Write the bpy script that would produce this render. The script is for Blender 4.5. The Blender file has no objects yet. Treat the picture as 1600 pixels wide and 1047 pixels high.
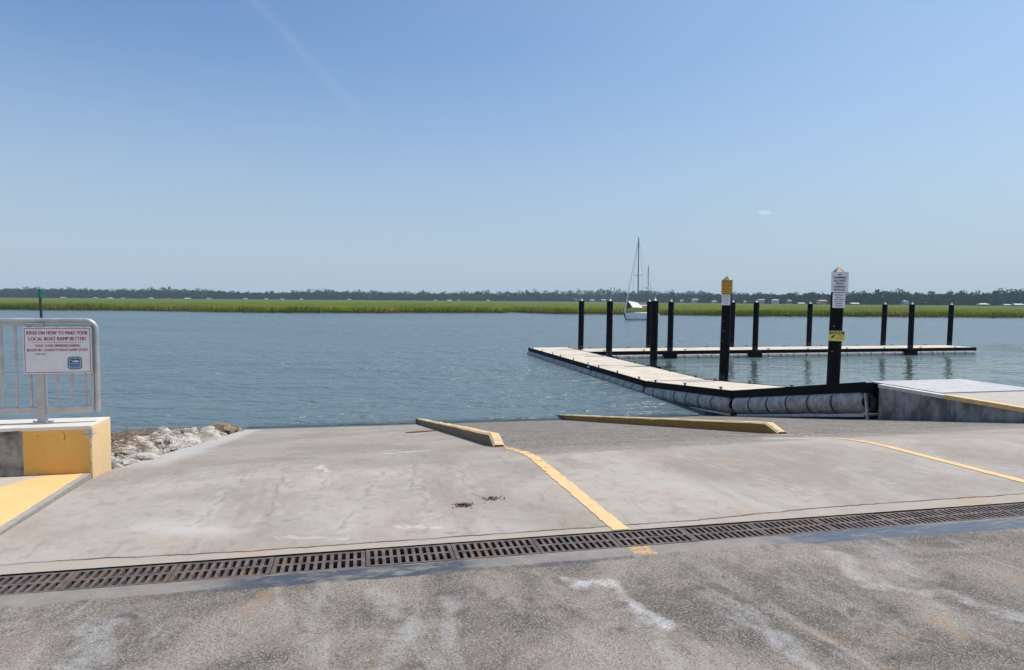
import bpy, bmesh, math, random
import numpy as np
from mathutils import Vector, Matrix
random.seed(7); RNG = np.random.default_rng(11)
SC = bpy.context.scene; COL = SC.collection
PI = math.pi; rad = math.radians

# ------------------------------------------------------------------ frame: s runs along the drain, t runs down the ramp
AL = rad(13.0966); CA, SA = math.cos(AL), math.sin(AL)
EYE = 1.7859; ZW = -2.267                       # camera height above the lot, water level
T0, M1, T1, M2, CX = 4.7335, .0654, 9.0319, .1598, -.0054
def W(s, t, z): return (CA*s - SA*t, SA*s + CA*t, z)
def ST(x, y): return (CA*x + SA*y, -SA*x + CA*y)
def s_left(t): return -2.62 if t < 8 else -2.62 - (t-8)*.0584
TC = 7.55                                       # where the nearly flat apron tips over into the ramp proper
def ramp_z(s, t):
    z = CX*s; m1, e = .018, .45; m2 = (2.281-m1*(TC-T0))/(21.45-TC)
    if t > T0: z -= m1*(min(t, TC)-T0)
    if t > TC: z -= m2*(min(t, 21.45)-TC)
    if t > 21.45: z -= .166*(t-21.45)
    if abs(t-TC) < e: z -= (m2-m1)*(e-abs(t-TC))**2/(4*e)
    return z

# ------------------------------------------------------------------ node helper
class Mat:
    def __init__(self, name, world=False):
        if world:
            self.nt = SC.world.node_tree
        else:
            self.m = bpy.data.materials.new(name); self.m.use_nodes = True; self.nt = self.m.node_tree
        self.nt.nodes.clear()
    def n(self, typ, ins=None, **props):
        nd = self.nt.nodes.new(typ)
        for k, v in props.items(): setattr(nd, k, v)
        for k, v in (ins or {}).items():
            sock = nd.inputs[k]
            if isinstance(v, bpy.types.NodeSocket): self.nt.links.new(v, sock)
            elif isinstance(v, (tuple, list)) and sock.type == 'RGBA' and len(v) == 3: sock.default_value = (*v, 1)
            else: sock.default_value = v
        return nd
    def m_(self, op, a, b=0., c=0., clamp=False):
        return self.n('ShaderNodeMath', {0: a, 1: b, 2: c}, operation=op, use_clamp=clamp).outputs[0]
    def v_(self, op, a, b=(0, 0, 0)):
        nd = self.n('ShaderNodeVectorMath', {0: a, 1: b}, operation=op)
        return nd.outputs['Value'] if op in ('DOT_PRODUCT', 'LENGTH') else nd.outputs['Vector']
    def scale(self, a, f):
        return self.n('ShaderNodeVectorMath', {0: a, 'Scale': f}, operation='SCALE').outputs['Vector']
    def mix(self, f, a, b, blend='MIX'):
        nd = self.n('ShaderNodeMix', {0: f}, data_type='RGBA', blend_type=blend)
        for i, v in ((6, a), (7, b)):
            if isinstance(v, bpy.types.NodeSocket): self.nt.links.new(v, nd.inputs[i])
            else: nd.inputs[i].default_value = (*v, 1) if len(v) == 3 else v
        return nd.outputs[2]
    def sm(self, x, a, b):                       # smoothstep a..b -> 0..1
        return self.n('ShaderNodeMapRange', {0: x, 1: a, 2: b, 3: 0., 4: 1.}, interpolation_type='SMOOTHSTEP').outputs[0]
    def lin(self, x, a, b, c, d):
        return self.n('ShaderNodeMapRange', {0: x, 1: a, 2: b, 3: c, 4: d}).outputs[0]
    def noise(self, vec, scale, detail=3., rough=.55, dist=0., color=False):
        nd = self.n('ShaderNodeTexNoise', {'Vector': vec, 'Scale': scale, 'Detail': detail, 'Roughness': rough, 'Distortion': dist})
        return nd.outputs['Color' if color else 'Fac']
    def voro(self, vec, scale, feature='F1', out='Distance', rnd=1.):
        nd = self.n('ShaderNodeTexVoronoi', {'Vector': vec, 'Scale': scale, 'Randomness': rnd}, feature=feature)
        return nd.outputs[out]
    def pos(self): return self.n('ShaderNodeNewGeometry').outputs['Position']
    def obj(self): return self.n('ShaderNodeTexCoord').outputs['Object']
    def st(self):
        p = self.pos()
        s = self.v_('DOT_PRODUCT', p, (CA, SA, 0)); t = self.v_('DOT_PRODUCT', p, (-SA, CA, 0))
        z = self.n('ShaderNodeSeparateXYZ', {0: p}).outputs[2]
        v = self.n('ShaderNodeCombineXYZ', {0: s, 1: t, 2: 0.}).outputs[0]
        return p, s, t, z, v
    def seg(self, v, pts, warp=None):            # distance to a polyline in the st plane
        if warp is not None: v = self.v_('ADD', v, warp)
        d = None
        for a, b in zip(pts[:-1], pts[1:]):
            a3 = (a[0], a[1], 0); ba = (b[0]-a[0], b[1]-a[1], 0); L2 = ba[0]**2+ba[1]**2
            pa = self.v_('SUBTRACT', v, a3)
            h = self.m_('MULTIPLY', self.v_('DOT_PRODUCT', pa, ba), 1/L2, clamp=True)
            q = self.n('ShaderNodeVectorMath', {0: ba, 'Scale': h}, operation='SCALE').outputs['Vector']
            l = self.v_('LENGTH', self.v_('SUBTRACT', pa, q))
            d = l if d is None else self.m_('MINIMUM', d, l)
        return d
    def warp(self, vec, scale, amp, detail=3.):
        c = self.noise(vec, scale, detail, color=True)
        return self.scale(self.v_('SUBTRACT', c, (.5, .5, .5)), amp)
    def bsdf(self, color, rough=.8, normal=None, metal=0., spec=.5, **kw):
        ins = {'Base Color': color, 'Roughness': rough, 'Metallic': metal, 'Specular IOR Level': spec}
        if normal is not None: ins['Normal'] = normal
        ins.update(kw)
        return self.n('ShaderNodeBsdfPrincipled', ins).outputs[0]
    def bump(self, h, strength=.3, dist=.01, normal=None):
        ins = {'Height': h, 'Strength': strength, 'Distance': dist}
        if normal is not None: ins['Normal'] = normal
        return self.n('ShaderNodeBump', ins).outputs[0]
    def out(self, sh, vol=None):
        o = self.n('ShaderNodeOutputMaterial')
        if sh is not None: self.nt.links.new(sh, o.inputs[0])
        if vol is not None: self.nt.links.new(vol, o.inputs[1])
        return self.m

def simple(name, color, rough=.6, metal=0., var=.12, scale=6., bump=0., spec=.5):
    m = Mat(name); p = m.obj()
    f = m.noise(p, scale, 5, .6)
    dark = tuple(c*(1-var) for c in color); lite = tuple(min(1, c*(1+var)) for c in color)
    c = m.mix(m.sm(f, .3, .7), dark, lite)
    nrm = m.bump(m.noise(p, scale*8, 4), bump, .01) if bump else None
    return m.out(m.bsdf(c, m.lin(f, .3, .7, max(.05, rough-.08), min(1, rough+.08)), nrm, metal, spec))

# ------------------------------------------------------------------ mesh helpers
def link(name, me, mat=None, parent=None, smooth=False):
    o = bpy.data.objects.new(name, me); COL.objects.link(o)
    if mat is not None: me.materials.append(mat)
    if parent is not None: o.parent = parent; o.matrix_parent_inverse = parent.matrix_world.inverted() if False else Matrix()
    if smooth:
        for p in me.polygons: p.use_smooth = True
    return o
def raw(name, verts, faces, mat=None, parent=None, smooth=False):
    me = bpy.data.meshes.new(name); me.from_pydata([tuple(v) for v in verts], [], [tuple(f) for f in faces]); me.update()
    return link(name, me, mat, parent, smooth)
class MB:
    def __init__(self): self.v = []; self.f = []
    def add(self, verts, faces):
        k = len(self.v); self.v += [tuple(v) for v in verts]; self.f += [tuple(i+k for i in f) for f in faces]
    def box(self, a, b, fn=None, bev=0.):
        (x0, y0, z0), (x1, y1, z1) = a, b
        if bev:
            bm = bmesh.new(); bmesh.ops.create_cube(bm, size=1)
            for v in bm.verts: v.co = Vector(((x0+x1)/2+v.co.x*(x1-x0), (y0+y1)/2+v.co.y*(y1-y0), (z0+z1)/2+v.co.z*(z1-z0)))
            bmesh.ops.bevel(bm, geom=bm.edges[:], offset=bev, segments=2, affect='EDGES', profile=.6)
            bm.verts.index_update()
            vs = [tuple(v.co) for v in bm.verts]; fs = [[v.index for v in f.verts] for f in bm.faces]; bm.free()
        else:
            vs = [(x0, y0, z0), (x1, y0, z0), (x1, y1, z0), (x0, y1, z0), (x0, y0, z1), (x1, y0, z1), (x1, y1, z1), (x0, y1, z1)]
            fs = [(0, 3, 2, 1), (4, 5, 6, 7), (0, 1, 5, 4), (1, 2, 6, 5), (2, 3, 7, 6), (3, 0, 4, 7)]
        if fn: vs = [fn(*v) for v in vs]
        self.add(vs, fs); return self
    def tube(self, pts, r, seg=10, caps=True):
        pts = [Vector(p) for p in pts]; n = len(pts); rs = r if isinstance(r, (list, tuple)) else [r]*n
        ref = None; rings = []
        for i, p in enumerate(pts):
            d = (pts[min(i+1, n-1)]-pts[max(i-1, 0)]).normalized()
            if ref is None: ref = Vector((0, 0, 1)) if abs(d.z) < .9 else Vector((1, 0, 0))
            a = (ref - d*ref.dot(d)).normalized(); ref = a; b = d.cross(a)
            rings.append([p + a*math.cos(2*PI*k/seg)*rs[i] + b*math.sin(2*PI*k/seg)*rs[i] for k in range(seg)])
        vs = [v for r_ in rings for v in r_]; fs = []
        for i in range(n-1):
            for k in range(seg):
                fs.append((i*seg+k, i*seg+(k+1) % seg, (i+1)*seg+(k+1) % seg, (i+1)*seg+k))
        if caps: fs.append(tuple(range(seg))[::-1]); fs.append(tuple((n-1)*seg+k for k in range(seg)))
        self.add(vs, fs); return self
    def build(self, name, mat=None, parent=None, smooth=False): 
        o = raw(name, self.v, self.f, mat, parent, False)
        if smooth:
            bm = bmesh.new(); bm.from_mesh(o.data)
            bmesh.ops.recalc_face_normals(bm, faces=bm.faces); bm.to_mesh(o.data); bm.free()
            o.data.shade_smooth() if hasattr(o.data, 'shade_smooth') else None
            for e in o.data.edges: pass
            try: o.data.set_sharp_from_angle(angle=rad(40))
            except Exception: pass
        return o
def props(o, label=None, cat=None, group=None, kind=None):
    if label: o['label'] = label
    if cat: o['category'] = cat
    if group: o['group'] = group
    if kind: o['kind'] = kind
    return o
def empty(name, loc, label, cat, group=None):
    o = bpy.data.objects.new(name, None); COL.objects.link(o); o.location = loc; o.empty_display_size = .2
    return props(o, label, cat, group)
def rel(o, fn):                                    # vertex function relative to a thing's base
    L = o.location; return lambda x, y, z: tuple(Vector(fn(x, y, z))-L)
def copy_tree(o, parent=None):
    c = o.copy(); COL.objects.link(c)
    if parent: c.parent = parent
    for ch in [x for x in o.children]: copy_tree(ch, c)
    return c
def text_mesh(txt, width, height, bold=0.0):
    cu = bpy.data.curves.new('lettering', 'FONT'); cu.body = txt; cu.size = 1; cu.align_x = 'CENTER'; cu.align_y = 'CENTER'
    cu.offset = bold; cu.resolution_u = 3
    o = bpy.data.objects.new('lettering', cu); COL.objects.link(o)
    bpy.context.view_layer.update()
    me = bpy.data.meshes.new_from_object(o.evaluated_get(bpy.context.evaluated_depsgraph_get()))
    bpy.data.objects.remove(o)
    xs = [v.co.x for v in me.vertices]; ys = [v.co.y for v in me.vertices]
    w, h = max(xs)-min(xs), max(ys)-min(ys)
    vs = [((v.co.x-(max(xs)+min(xs))/2)/w*width, (v.co.y-(max(ys)+min(ys))/2)/h*height) for v in me.vertices]
    fs = [tuple(p.vertices) for p in me.polygons]
    bpy.data.meshes.remove(me)
    return vs, fs

# ================================================================== camera, light, sky
cam = bpy.data.cameras.new('camera'); cam.sensor_width = 36; cam.lens = 1028.2862/1600*36; cam.clip_start = .05; cam.clip_end = 12000
co = bpy.data.objects.new('camera', cam); COL.objects.link(co); SC.camera = co
PITCH, ROLL = rad(3.0523), rad(.4271)
co.matrix_world = Matrix.Translation((0, 0, EYE)) @ Matrix.Rotation(PI/2-PITCH, 4, 'X') @ Matrix.Rotation(ROLL, 4, 'Z')

SUN_EL = rad(66); sdir = Vector((.955, .297, 0)).normalized()*math.cos(SUN_EL) + Vector((0, 0, math.sin(SUN_EL)))
sun = bpy.data.lights.new('sun', 'SUN'); sun.energy = 3.9; sun.angle = rad(.55); sun.color = (1, .95, .87)
so = bpy.data.objects.new('sun', sun); COL.objects.link(so); so.rotation_euler = sdir.to_track_quat('Z', 'Y').to_euler(); so.location = (20, 5, 40)

SC.world = bpy.data.worlds.new('World'); SC.world.use_nodes = True
w = Mat('', world=True)
sky = w.n('ShaderNodeTexSky', sky_type='NISHITA', sun_disc=False, sun_elevation=SUN_EL, sun_rotation=math.atan2(sdir.x, sdir.y),
          air_density=1.0, dust_density=1.0, ozone_density=6.0, altitude=0)
dirv = w.n('ShaderNodeTexCoord').outputs['Generated']
skyc = sky.outputs[0]
# a thin old contrail and one small cloud, fixed to directions in the sky
a = Vector((-.3311, .8643, .3787)); b = Vector((-.2101, .9440, .2544)); nrm = a.cross(b).normalized(); tan = nrm.cross((a+b).normalized())
dw = w.v_('ADD', dirv, w.warp(dirv, 30, .006))
off = w.m_('ABSOLUTE', w.v_('DOT_PRODUCT', dw, tuple(nrm)))
along = w.v_('DOT_PRODUCT', dirv, tuple(tan)); lo, hi = a.dot(tan), b.dot(tan)
if lo > hi: lo, hi = hi, lo
band = w.m_('MULTIPLY', w.m_('SUBTRACT', 1., w.sm(off, .0, .011)), w.m_('MULTIPLY', w.sm(along, lo-.25, lo+.05) if a.dot(tan) > b.dot(tan) else w.sm(along, lo-.2, lo-.05), w.m_('SUBTRACT', 1., w.sm(along, hi-.05, hi+.03))))
band = w.m_('MULTIPLY', band, w.lin(w.noise(dirv, 22, 5, .65), .3, .7, .0, .085))
c0 = Vector((.352, .9275, .1245)).normalized()
dd = w.v_('SUBTRACT', w.v_('ADD', dirv, w.warp(dirv, 120, .006)), tuple(c0))
dd = w.v_('MULTIPLY', dd, (1, 1, 3.2))
puff = w.m_('MULTIPLY', w.m_('SUBTRACT', 1., w.sm(w.v_('LENGTH', dd), .002, .013)), .45)
zdir = w.n('ShaderNodeSeparateXYZ', {0: dirv}).outputs[2]
skyc = w.mix(w.m_('MULTIPLY', w.m_('SUBTRACT', 1., w.sm(zdir, -.02, .40)), .92), skyc, (3.5, 3.95, 4.62))   # summer haze low in the sky
mu = w.m_('MAXIMUM', w.m_('SUBTRACT', w.v_('DOT_PRODUCT', dirv, tuple(sdir)), .15), 0.)
skyc = w.mix(1., skyc, w.mix(w.m_('MULTIPLY', mu, mu), (0, 0, 0), (3.6, 3.3, 1.6)), 'ADD')                        # and the glow round the sun
skyc = w.mix(1., skyc, (.93, 1.008, 1.03), 'MULTIPLY')
col = w.mix(w.m_('MAXIMUM', band, puff), skyc, (6., 6.4, 7.))
hs = w.n('ShaderNodeHueSaturation', {'Saturation': 1.0, 'Color': col})
bg = w.n('ShaderNodeBackground', {'Color': hs.outputs[0], 'Strength': .14})
w.nt.links.new(bg.outputs[0], w.n('ShaderNodeOutputWorld').inputs[0])

# ================================================================== materials
def mat_asphalt():
    m = Mat('asphalt'); p, s, t, z, v = m.st()
    vc = m.n('ShaderNodeTexVoronoi', {'Vector': p, 'Scale': 150.}, feature='F1')
    stone = m.n('ShaderNodeSeparateColor', {0: vc.outputs['Color']}).outputs[0]
    big = m.noise(v, 1.1, 5, .6, .6); mid = m.noise(v, 5.5, 5, .65)
    base = m.mix(m.sm(big, .38, .62), (.108, .092, .079), (.262, .218, .182))
    base = m.mix(m.m_('MULTIPLY', m.sm(mid, .45, .75), .5), base, (.235, .22, .208))
    base = m.mix(m.m_('MULTIPLY', m.sm(stone, .5, 1.), .45), base, (.44, .405, .37))
    base = m.mix(m.m_('MULTIPLY', m.m_('SUBTRACT', 1., m.sm(stone, .05, .35)), .55), base, (.05, .046, .043))
    warm = m.sm(m.noise(v, 2.3, 4, .6, 1.5), .56, .74)
    base = m.mix(m.m_('MULTIPLY', warm, .65), base, (.31, .205, .135))
    pink = m.sm(m.noise(m.v_('ADD', v, (7, 3, 0)), 1.7, 4, .6, 1.), .55, .75); base = m.mix(m.m_('MULTIPLY', pink, .35), base, (.27, .19, .165))
    dkp = m.sm(m.noise(m.v_('ADD', v, (17, 9, 0)), 2.6, 5, .65, 1.2), .55, .72); base = m.mix(m.m_('MULTIPLY', dkp, .65), base, (.085, .073, .064))
    # pale lime runs and dark drips with their own shapes
    sv = m.v_('MULTIPLY', v, (3.2, .75, 1))
    runs = m.sm(m.noise(sv, 1.25, 6, .65, 1.2), .53, .68)
    grain = m.noise(p, 60, 3, .7); speck = m.m_('ADD', m.m_('MULTIPLY', m.noise(p, 85, 3, .75), .55), m.m_('MULTIPLY', m.noise(v, 9, 5, .7), .45))
    base = m.mix(m.m_('MULTIPLY', runs, m.lin(grain, .38, .6, .05, .6)), base, (.37, .355, .345))
    wv = m.warp(v, 4.5, .34, 4)
    def pale(pts, w0, w1, amt, base, col=(.42, .405, .40)):
        d = m.seg(v, pts, wv); k = m.m_('SUBTRACT', 1., m.sm(d, w0, w1))
        k = m.m_('MULTIPLY', k, m.lin(speck, .42, .56, .12*amt, amt)); return m.mix(k, base, col)
    base = pale([(1.31, 3.95), (1.56, 3.81), (1.58, 3.45), (1.67, 3.24)], .015, .085, .95, base, (.50, .49, .49))
    base = pale([(1.58, 3.45), (1.55, 3.06), (1.51, 2.7)], .01, .1, .45, base)
    base = pale([(3.35, 4.0), (3.17, 3.48), (3.54, 3.27), (3.69, 2.94)], .02, .11, .65, base)
    base = pale([(3.75, 4.0), (3.6, 3.6)], .05, .22, .4, base)
    base = pale([(2.17, 3.1), (2.22, 2.6)], .01, .1, .7, base)
    base = pale([(.1, 4.05), (.26, 3.53), (.14, 3.1)], .01, .1, .5, base)
    base = pale([(.51, 3.84), (.45, 3.3)], .01, .09, .5, base)
    base = pale([(-1.36, 3.98), (-1.33, 3.4)], .03, .13, .6, base)
    base = pale([(-.29, 4.04), (-.27, 3.5)], .01, .07, .35, base)
    # hairline cracks and old oil drips
    for pts in ([(-2.2, 3.7), (-1.2, 3.45), (-.3, 3.6), (.5, 3.3), (1.1, 3.42)], [(2.4, 4.1), (2.3, 3.6), (2.7, 3.2), (2.6, 2.7)], [(-.6, 4.15), (-.75, 3.7), (-.5, 3.2)]):
        d = m.seg(v, pts, m.warp(v, 5, .22, 5)); base = m.mix(m.m_('MULTIPLY', m.m_('MULTIPLY', m.m_('SUBTRACT', 1., m.sm(d, .001, .009)), m.sm(m.noise(v, 3, 3), .42, .55)), .75), base, (.04, .036, .034))
    drip = m.n('ShaderNodeTexVoronoi', {'Vector': m.v_('ADD', v, m.warp(v, 9, .12)), 'Scale': 1.9}, feature='F1').outputs['Distance']
    base = m.mix(m.m_('MULTIPLY', m.m_('SUBTRACT', 1., m.sm(drip, .03, .11)), m.m_('MULTIPLY', m.sm(m.noise(v, 1.4, 2), .5, .62), .6)), base, (.06, .055, .052))
    dk = m.m_('SUBTRACT', 1., m.sm(m.seg(v, [(-1.34, 4.0), (-1.26, 3.97)], wv), .01, .06))
    base = m.mix(m.m_('MULTIPLY', dk, .7), base, (.05, .05, .052))
    # concrete collar of the drain, painted with patches of tar
    wt = m.m_('ADD', t, m.m_('MULTIPLY', m.m_('SUBTRACT', m.noise(v, 6, 5, .6), .5), .07))
    collar = m.sm(wt, 4.235, 4.25)
    base = m.mix(m.m_('MULTIPLY', collar, .8), base, m.mix(m.noise(v, 9, 5), (.17, .155, .14), (.33, .305, .28)))
    ns = m.noise(v, 3.3, 3, .5)
    sw = m.m_('ADD', s, m.m_('MULTIPLY', m.m_('SUBTRACT', ns, .5), .5))
    seg1 = m.m_('MULTIPLY', m.m_('MULTIPLY', m.sm(sw, -1.2, -.6), m.m_('SUBTRACT', 1., m.sm(sw, .7, 1.0))), m.lin(m.noise(m.v_('MULTIPLY', v, (1, 2.5, 1)), 3.4, 5, .7), .4, .5, .35, 1.))
    seg2 = m.sm(sw, 2.9, 3.25)
    tar_t = m.m_('MULTIPLY', m.sm(wt, 4.19, 4.215), m.m_('SUBTRACT', 1., m.sm(wt, 4.385, 4.41)))
    wt2 = m.m_('ADD', m.m_('ADD', wt, m.m_('MULTIPLY', m.m_('SUBTRACT', s, 4.), .02)), m.m_('MULTIPLY', m.m_('SUBTRACT', m.noise(v, 16, 5, .75), .5), .12))
    tar2 = m.m_('MULTIPLY', m.m_('MULTIPLY', m.sm(wt2, 4.16, 4.21), m.m_('SUBTRACT', 1., m.sm(wt2, 4.385, 4.42))), m.lin(m.noise(m.v_('MULTIPLY', v, (1, 5, 1)), 3, 6, .75), .36, .5, .3, 1.))
    tar = m.m_('ADD', m.m_('MULTIPLY', seg1, tar_t), m.m_('MULTIPLY', seg2, tar2), clamp=True)
    drk = m.m_('SUBTRACT', 1., m.sm(m.seg(v, [(1.1, 4.2), (1.85, 4.22)], m.warp(v, 8, .06)), .012, .04))
    tar = m.m_('MAXIMUM', m.m_('MULTIPLY', tar, m.lin(m.noise(m.v_('MULTIPLY', v, (1, 4, 1)), 4, 5, .65), .33, .5, .6, 1.)), m.m_('MULTIPLY', drk, m.lin(grain, .4, .6, .3, .9)))
    base = m.mix(tar, base, m.mix(m.sm(s, 1.5, 3.2), (.058, .062, .076), (.078, .096, .128)))  # reflected sky blue is mixed into the tar colour, stronger to the right
    # worn bit of the yellow line that crosses the collar
    yl = m.m_('MULTIPLY', m.m_('SUBTRACT', 1., m.sm(m.m_('ABSOLUTE', m.m_('SUBTRACT', s, 1.99)), .075, .095)), m.m_('MULTIPLY', m.sm(wt, 4.235, 4.25), m.sm(m.noise(v, 22, 4, .7), .4, .55)))
    base = m.mix(m.m_('MULTIPLY', yl, .75), base, (.62, .38, .14))
    h = m.m_('ADD', vc.outputs['Distance'], m.m_('MULTIPLY', grain, .3))
    bs = m.m_('SUBTRACT', .5, m.m_('MULTIPLY', tar, .4))
    nrm = m.n('ShaderNodeBump', {'Height': h, 'Strength': bs, 'Distance': .006}).outputs[0]
    rough = m.m_('SUBTRACT', .9, m.m_('MULTIPLY', tar, .5))
    return m.out(m.bsdf(base, rough, nrm, spec=.35))

def mat_ramp():
    m = Mat('ramp_concrete'); p, s, t, z, v = m.st()
    big = m.noise(v, .55, 5, .55, .4); fine = m.noise(p, 45, 4, .7)
    brush = m.noise(m.v_('MULTIPLY', v, (9, .35, 1)), 2.2, 4, .6)
    c = m.mix(m.sm(big, .36, .62), (.315, .282, .25), (.475, .438, .40))
    tint = m.noise(m.v_('ADD', v, (71, 13, 0)), .8, 4, .6, .8); c = m.mix(m.m_('MULTIPLY', m.sm(tint, .44, .6), .45), c, (.40, .395, .375)); c = m.mix(m.m_('MULTIPLY', m.m_('SUBTRACT', 1., m.sm(tint, .4, .52)), .4), c, (.43, .355, .305))
    strk = m.noise(m.v_('MULTIPLY', m.v_('ADD', v, m.warp(v, 1.5, .35, 3)), (4.5, .55, 1)), 1.6, 6, .68); c = m.mix(m.m_('MULTIPLY', m.sm(strk, .54, .68), .42), c, (.25, .222, .2))
    mot = m.noise(m.v_('ADD', v, (31, 5, 0)), 3.2, 7, .68, .7); c = m.mix(m.m_('MULTIPLY', m.sm(mot, .46, .66), .3), c, (.50, .47, .437))
    mot2 = m.noise(m.v_('ADD', v, (3, 57, 0)), 7.5, 6, .7, .5); c = m.mix(m.m_('MULTIPLY', m.sm(mot2, .5, .66), .5), c, (.285, .255, .232))
    c = m.mix(m.m_('MULTIPLY', m.sm(brush, .5, .78), .2), c, (.52, .495, .465))
    c = m.mix(m.m_('MULTIPLY', m.sm(m.noise(v, 1.6, 5, .65, 1.), .5, .7), .5), c, (.355, .298, .265))
    c = m.mix(m.m_('MULTIPLY', m.sm(fine, .5, .75), .35), c, (.27, .25, .235))
    for cs in (-.95, .75, 3.6, 5.3, 8.6, 10.4):      # tyre tracks of the trailers
        dtr = m.m_('ABSOLUTE', m.m_('SUBTRACT', m.m_('ADD', s, m.m_('MULTIPLY', m.m_('SUBTRACT', m.noise(m.v_('MULTIPLY', v, (.2, 1, 1)), .5, 2), .5), 1.0)), cs))
        c = m.mix(m.m_('MULTIPLY', m.m_('MULTIPLY', m.m_('SUBTRACT', 1., m.sm(dtr, .08, .38)), m.sm(m.noise(m.v_('MULTIPLY', v, (2.5, .45, 1)), 1.7, 5, .65), .42, .62)), .3), c, (.24, .212, .19))
    c = m.mix(1., c, (.86, .822, .795), 'MULTIPLY')
    wv = m.warp(v, 2.6, .5, 5)
    # lower apron: worn down to the stones
    st_ = m.m_('SUBTRACT', t, m.m_('ADD', 7.26, m.m_('MULTIPLY', s, .125)))
    st_ = m.m_('ADD', st_, m.m_('MULTIPLY', m.m_('SUBTRACT', m.noise(v, 5, 5), .5), .22))
    worn = m.m_('MULTIPLY', m.sm(st_, -.06, .12), m.lin(m.m_('ADD', st_, m.m_('MULTIPLY', m.noise(v, 1.3, 5, .65), 1.2)), .3, 1.9, .45, 1.))
    lane = m.m_('ADD', m.m_('MULTIPLY', m.sm(s, 1.9, 2.1), .72), .28)
    vz = m.n('ShaderNodeTexVoronoi', {'Vector': p, 'Scale': 26.}, feature='F1')
    stone = m.n('ShaderNodeSeparateColor', {0: vz.outputs['Color']}).outputs[0]
    wc = m.mix(stone, (.065, .055, .047), (.25, .225, .20))
    wc = m.mix(m.m_('MULTIPLY', m.sm(m.noise(m.v_('MULTIPLY', v, (.9, 3., 1)), 1.4, 5, .65), .45, .7), .6), wc, (.27, .246, .224))
    c = m.mix(m.m_('MULTIPLY', m.m_('MULTIPLY', worn, lane), m.lin(m.noise(v, 1.2, 4, .6), .3, .65, .75, 1.)), c, wc)
    # fresh white-grey strip along the left edge
    ed = m.m_('ADD', m.m_('ADD', s, m.m_('MULTIPLY', m.m_('SUBTRACT', t, 8.), .0584)), m.m_('MULTIPLY', m.m_('SUBTRACT', m.noise(v, 2, 4), .5), .35))
    k = m.m_('MULTIPLY', m.m_('SUBTRACT', 1., m.sm(ed, -2.32, -2.0)), m.sm(t, 7.4, 8.8))
    c = m.mix(m.m_('MULTIPLY', k, .6), c, (.50, .48, .455))
    # pale scrapes
    pv = m.warp(v, 7, .25, 4)
    for pts, wd, am in (([(-.43, 7.5), (-.36, 7.2)], .06, .7), ([(.35, 8.6), (.9, 8.9)], .1, .55), ([(-1.6, 5.6), (-1.0, 5.3)], .22, .35), ([(.6, 5.1), (.3, 5.2)], .06, .5), ([(-.6, 5.1), (-.1, 5.0)], .05, .4), ([(2.9, 6.5), (3.6, 5.3)], .5, .16), ([(6.1, 8.6), (6.6, 8.2)], .4, .5)):
        d = m.seg(v, pts, pv); c = m.mix(m.m_('MULTIPLY', m.m_('SUBTRACT', 1., m.sm(d, .01, wd)), am), c, (.55, .535, .52))
    # drips that have run down from the drain, with darker outlines
    for pts in ([(.25, 6.93), (-.01, 6.02), (-.18, 5.17)], [(1.05, 7.23), (1.05, 6.26), (1.08, 5.91)], [(.61, 7.32), (.45, 6.14)], [(-.78, 7.0), (-.77, 6.39), (-.73, 5.6)], [(-1.16, 7.07), (-1.19, 6.26), (-1.28, 5.47)], [(.4, 6.9), (.58, 6.3), (.56, 5.5)], [(-.42, 7.3), (-.33, 6.3)], [(5.11, 6.13), (5.2, 5.43)], [(3.7, 7.2), (4.1, 6.0), (4.2, 5.4)]):
        d = m.seg(v, pts, m.warp(v, 3.2, .3, 5))
        line = m.m_('MULTIPLY', m.m_('SUBTRACT', 1., m.sm(d, .002, .03)), m.sm(m.noise(v, 4, 3), .33, .5))
        c = m.mix(m.m_('MULTIPLY', line, .45), c, (.19, .165, .148))
        body = m.m_('SUBTRACT', 1., m.sm(m.m_('ABSOLUTE', m.m_('SUBTRACT', d, .06)), .0, .06))
        c = m.mix(m.m_('MULTIPLY', m.m_('MULTIPLY', body, m.sm(m.noise(v, 6, 4), .4, .6)), .3), c, (.46, .445, .42))
    # small dark stains
    for (a_, b_), r_ in (((.89, 5.64), .06), ((.37, 5.02), .045), ((1.17, 5.78), .08), ((.68, 4.95), .05), ((3.81, 5.76), .04), ((-.59, 5.52), .04), ((.05, 5.3), .03)):
        d = m.v_('LENGTH', m.v_('MULTIPLY', m.v_('SUBTRACT', m.v_('ADD', v, m.warp(v, 14, .1)), (a_, b_, 0)), (.6, 1., 1)))
        c = m.mix(m.m_('MULTIPLY', m.m_('SUBTRACT', 1., m.sm(d, .0, r_)), .6), c, (.17, .15, .135))
    spk = m.m_('SUBTRACT', 1., m.sm(m.voro(p, 9.), .02, .07)); c = m.mix(m.m_('MULTIPLY', spk, m.sm(m.noise(v, 2.2, 3), .52, .62)), c, (.16, .14, .125))
    # joint along the drain, warm dirty header strip
    jt = m.m_('ADD', t, m.m_('MULTIPLY', m.m_('SUBTRACT', m.noise(m.v_('MULTIPLY', v, (3.2, 0, 1)), 1., 5, .65), .5), .09))
    jt = m.m_('SUBTRACT', jt, m.m_('MULTIPLY', m.sm(s, 2.5, 4.2), .10)); jt = m.m_('SUBTRACT', jt, m.m_('MULTIPLY', m.m_('SUBTRACT', 1., m.sm(s, -2.2, -.6)), .07))
    dj = m.m_('ABSOLUTE', m.m_('SUBTRACT', jt, 4.855))
    head = m.m_('SUBTRACT', 1., m.sm(jt, 4.845, 4.86))
    hc = m.mix(m.noise(v, 5, 5, .6), (.30, .255, .215), (.44, .385, .33))
    hc = m.mix(m.sm(m.noise(v, 2.1, 4), .55, .7), hc, (.42, .30, .21))
    c = m.mix(m.m_('MULTIPLY', head, .85), c, hc)
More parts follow.
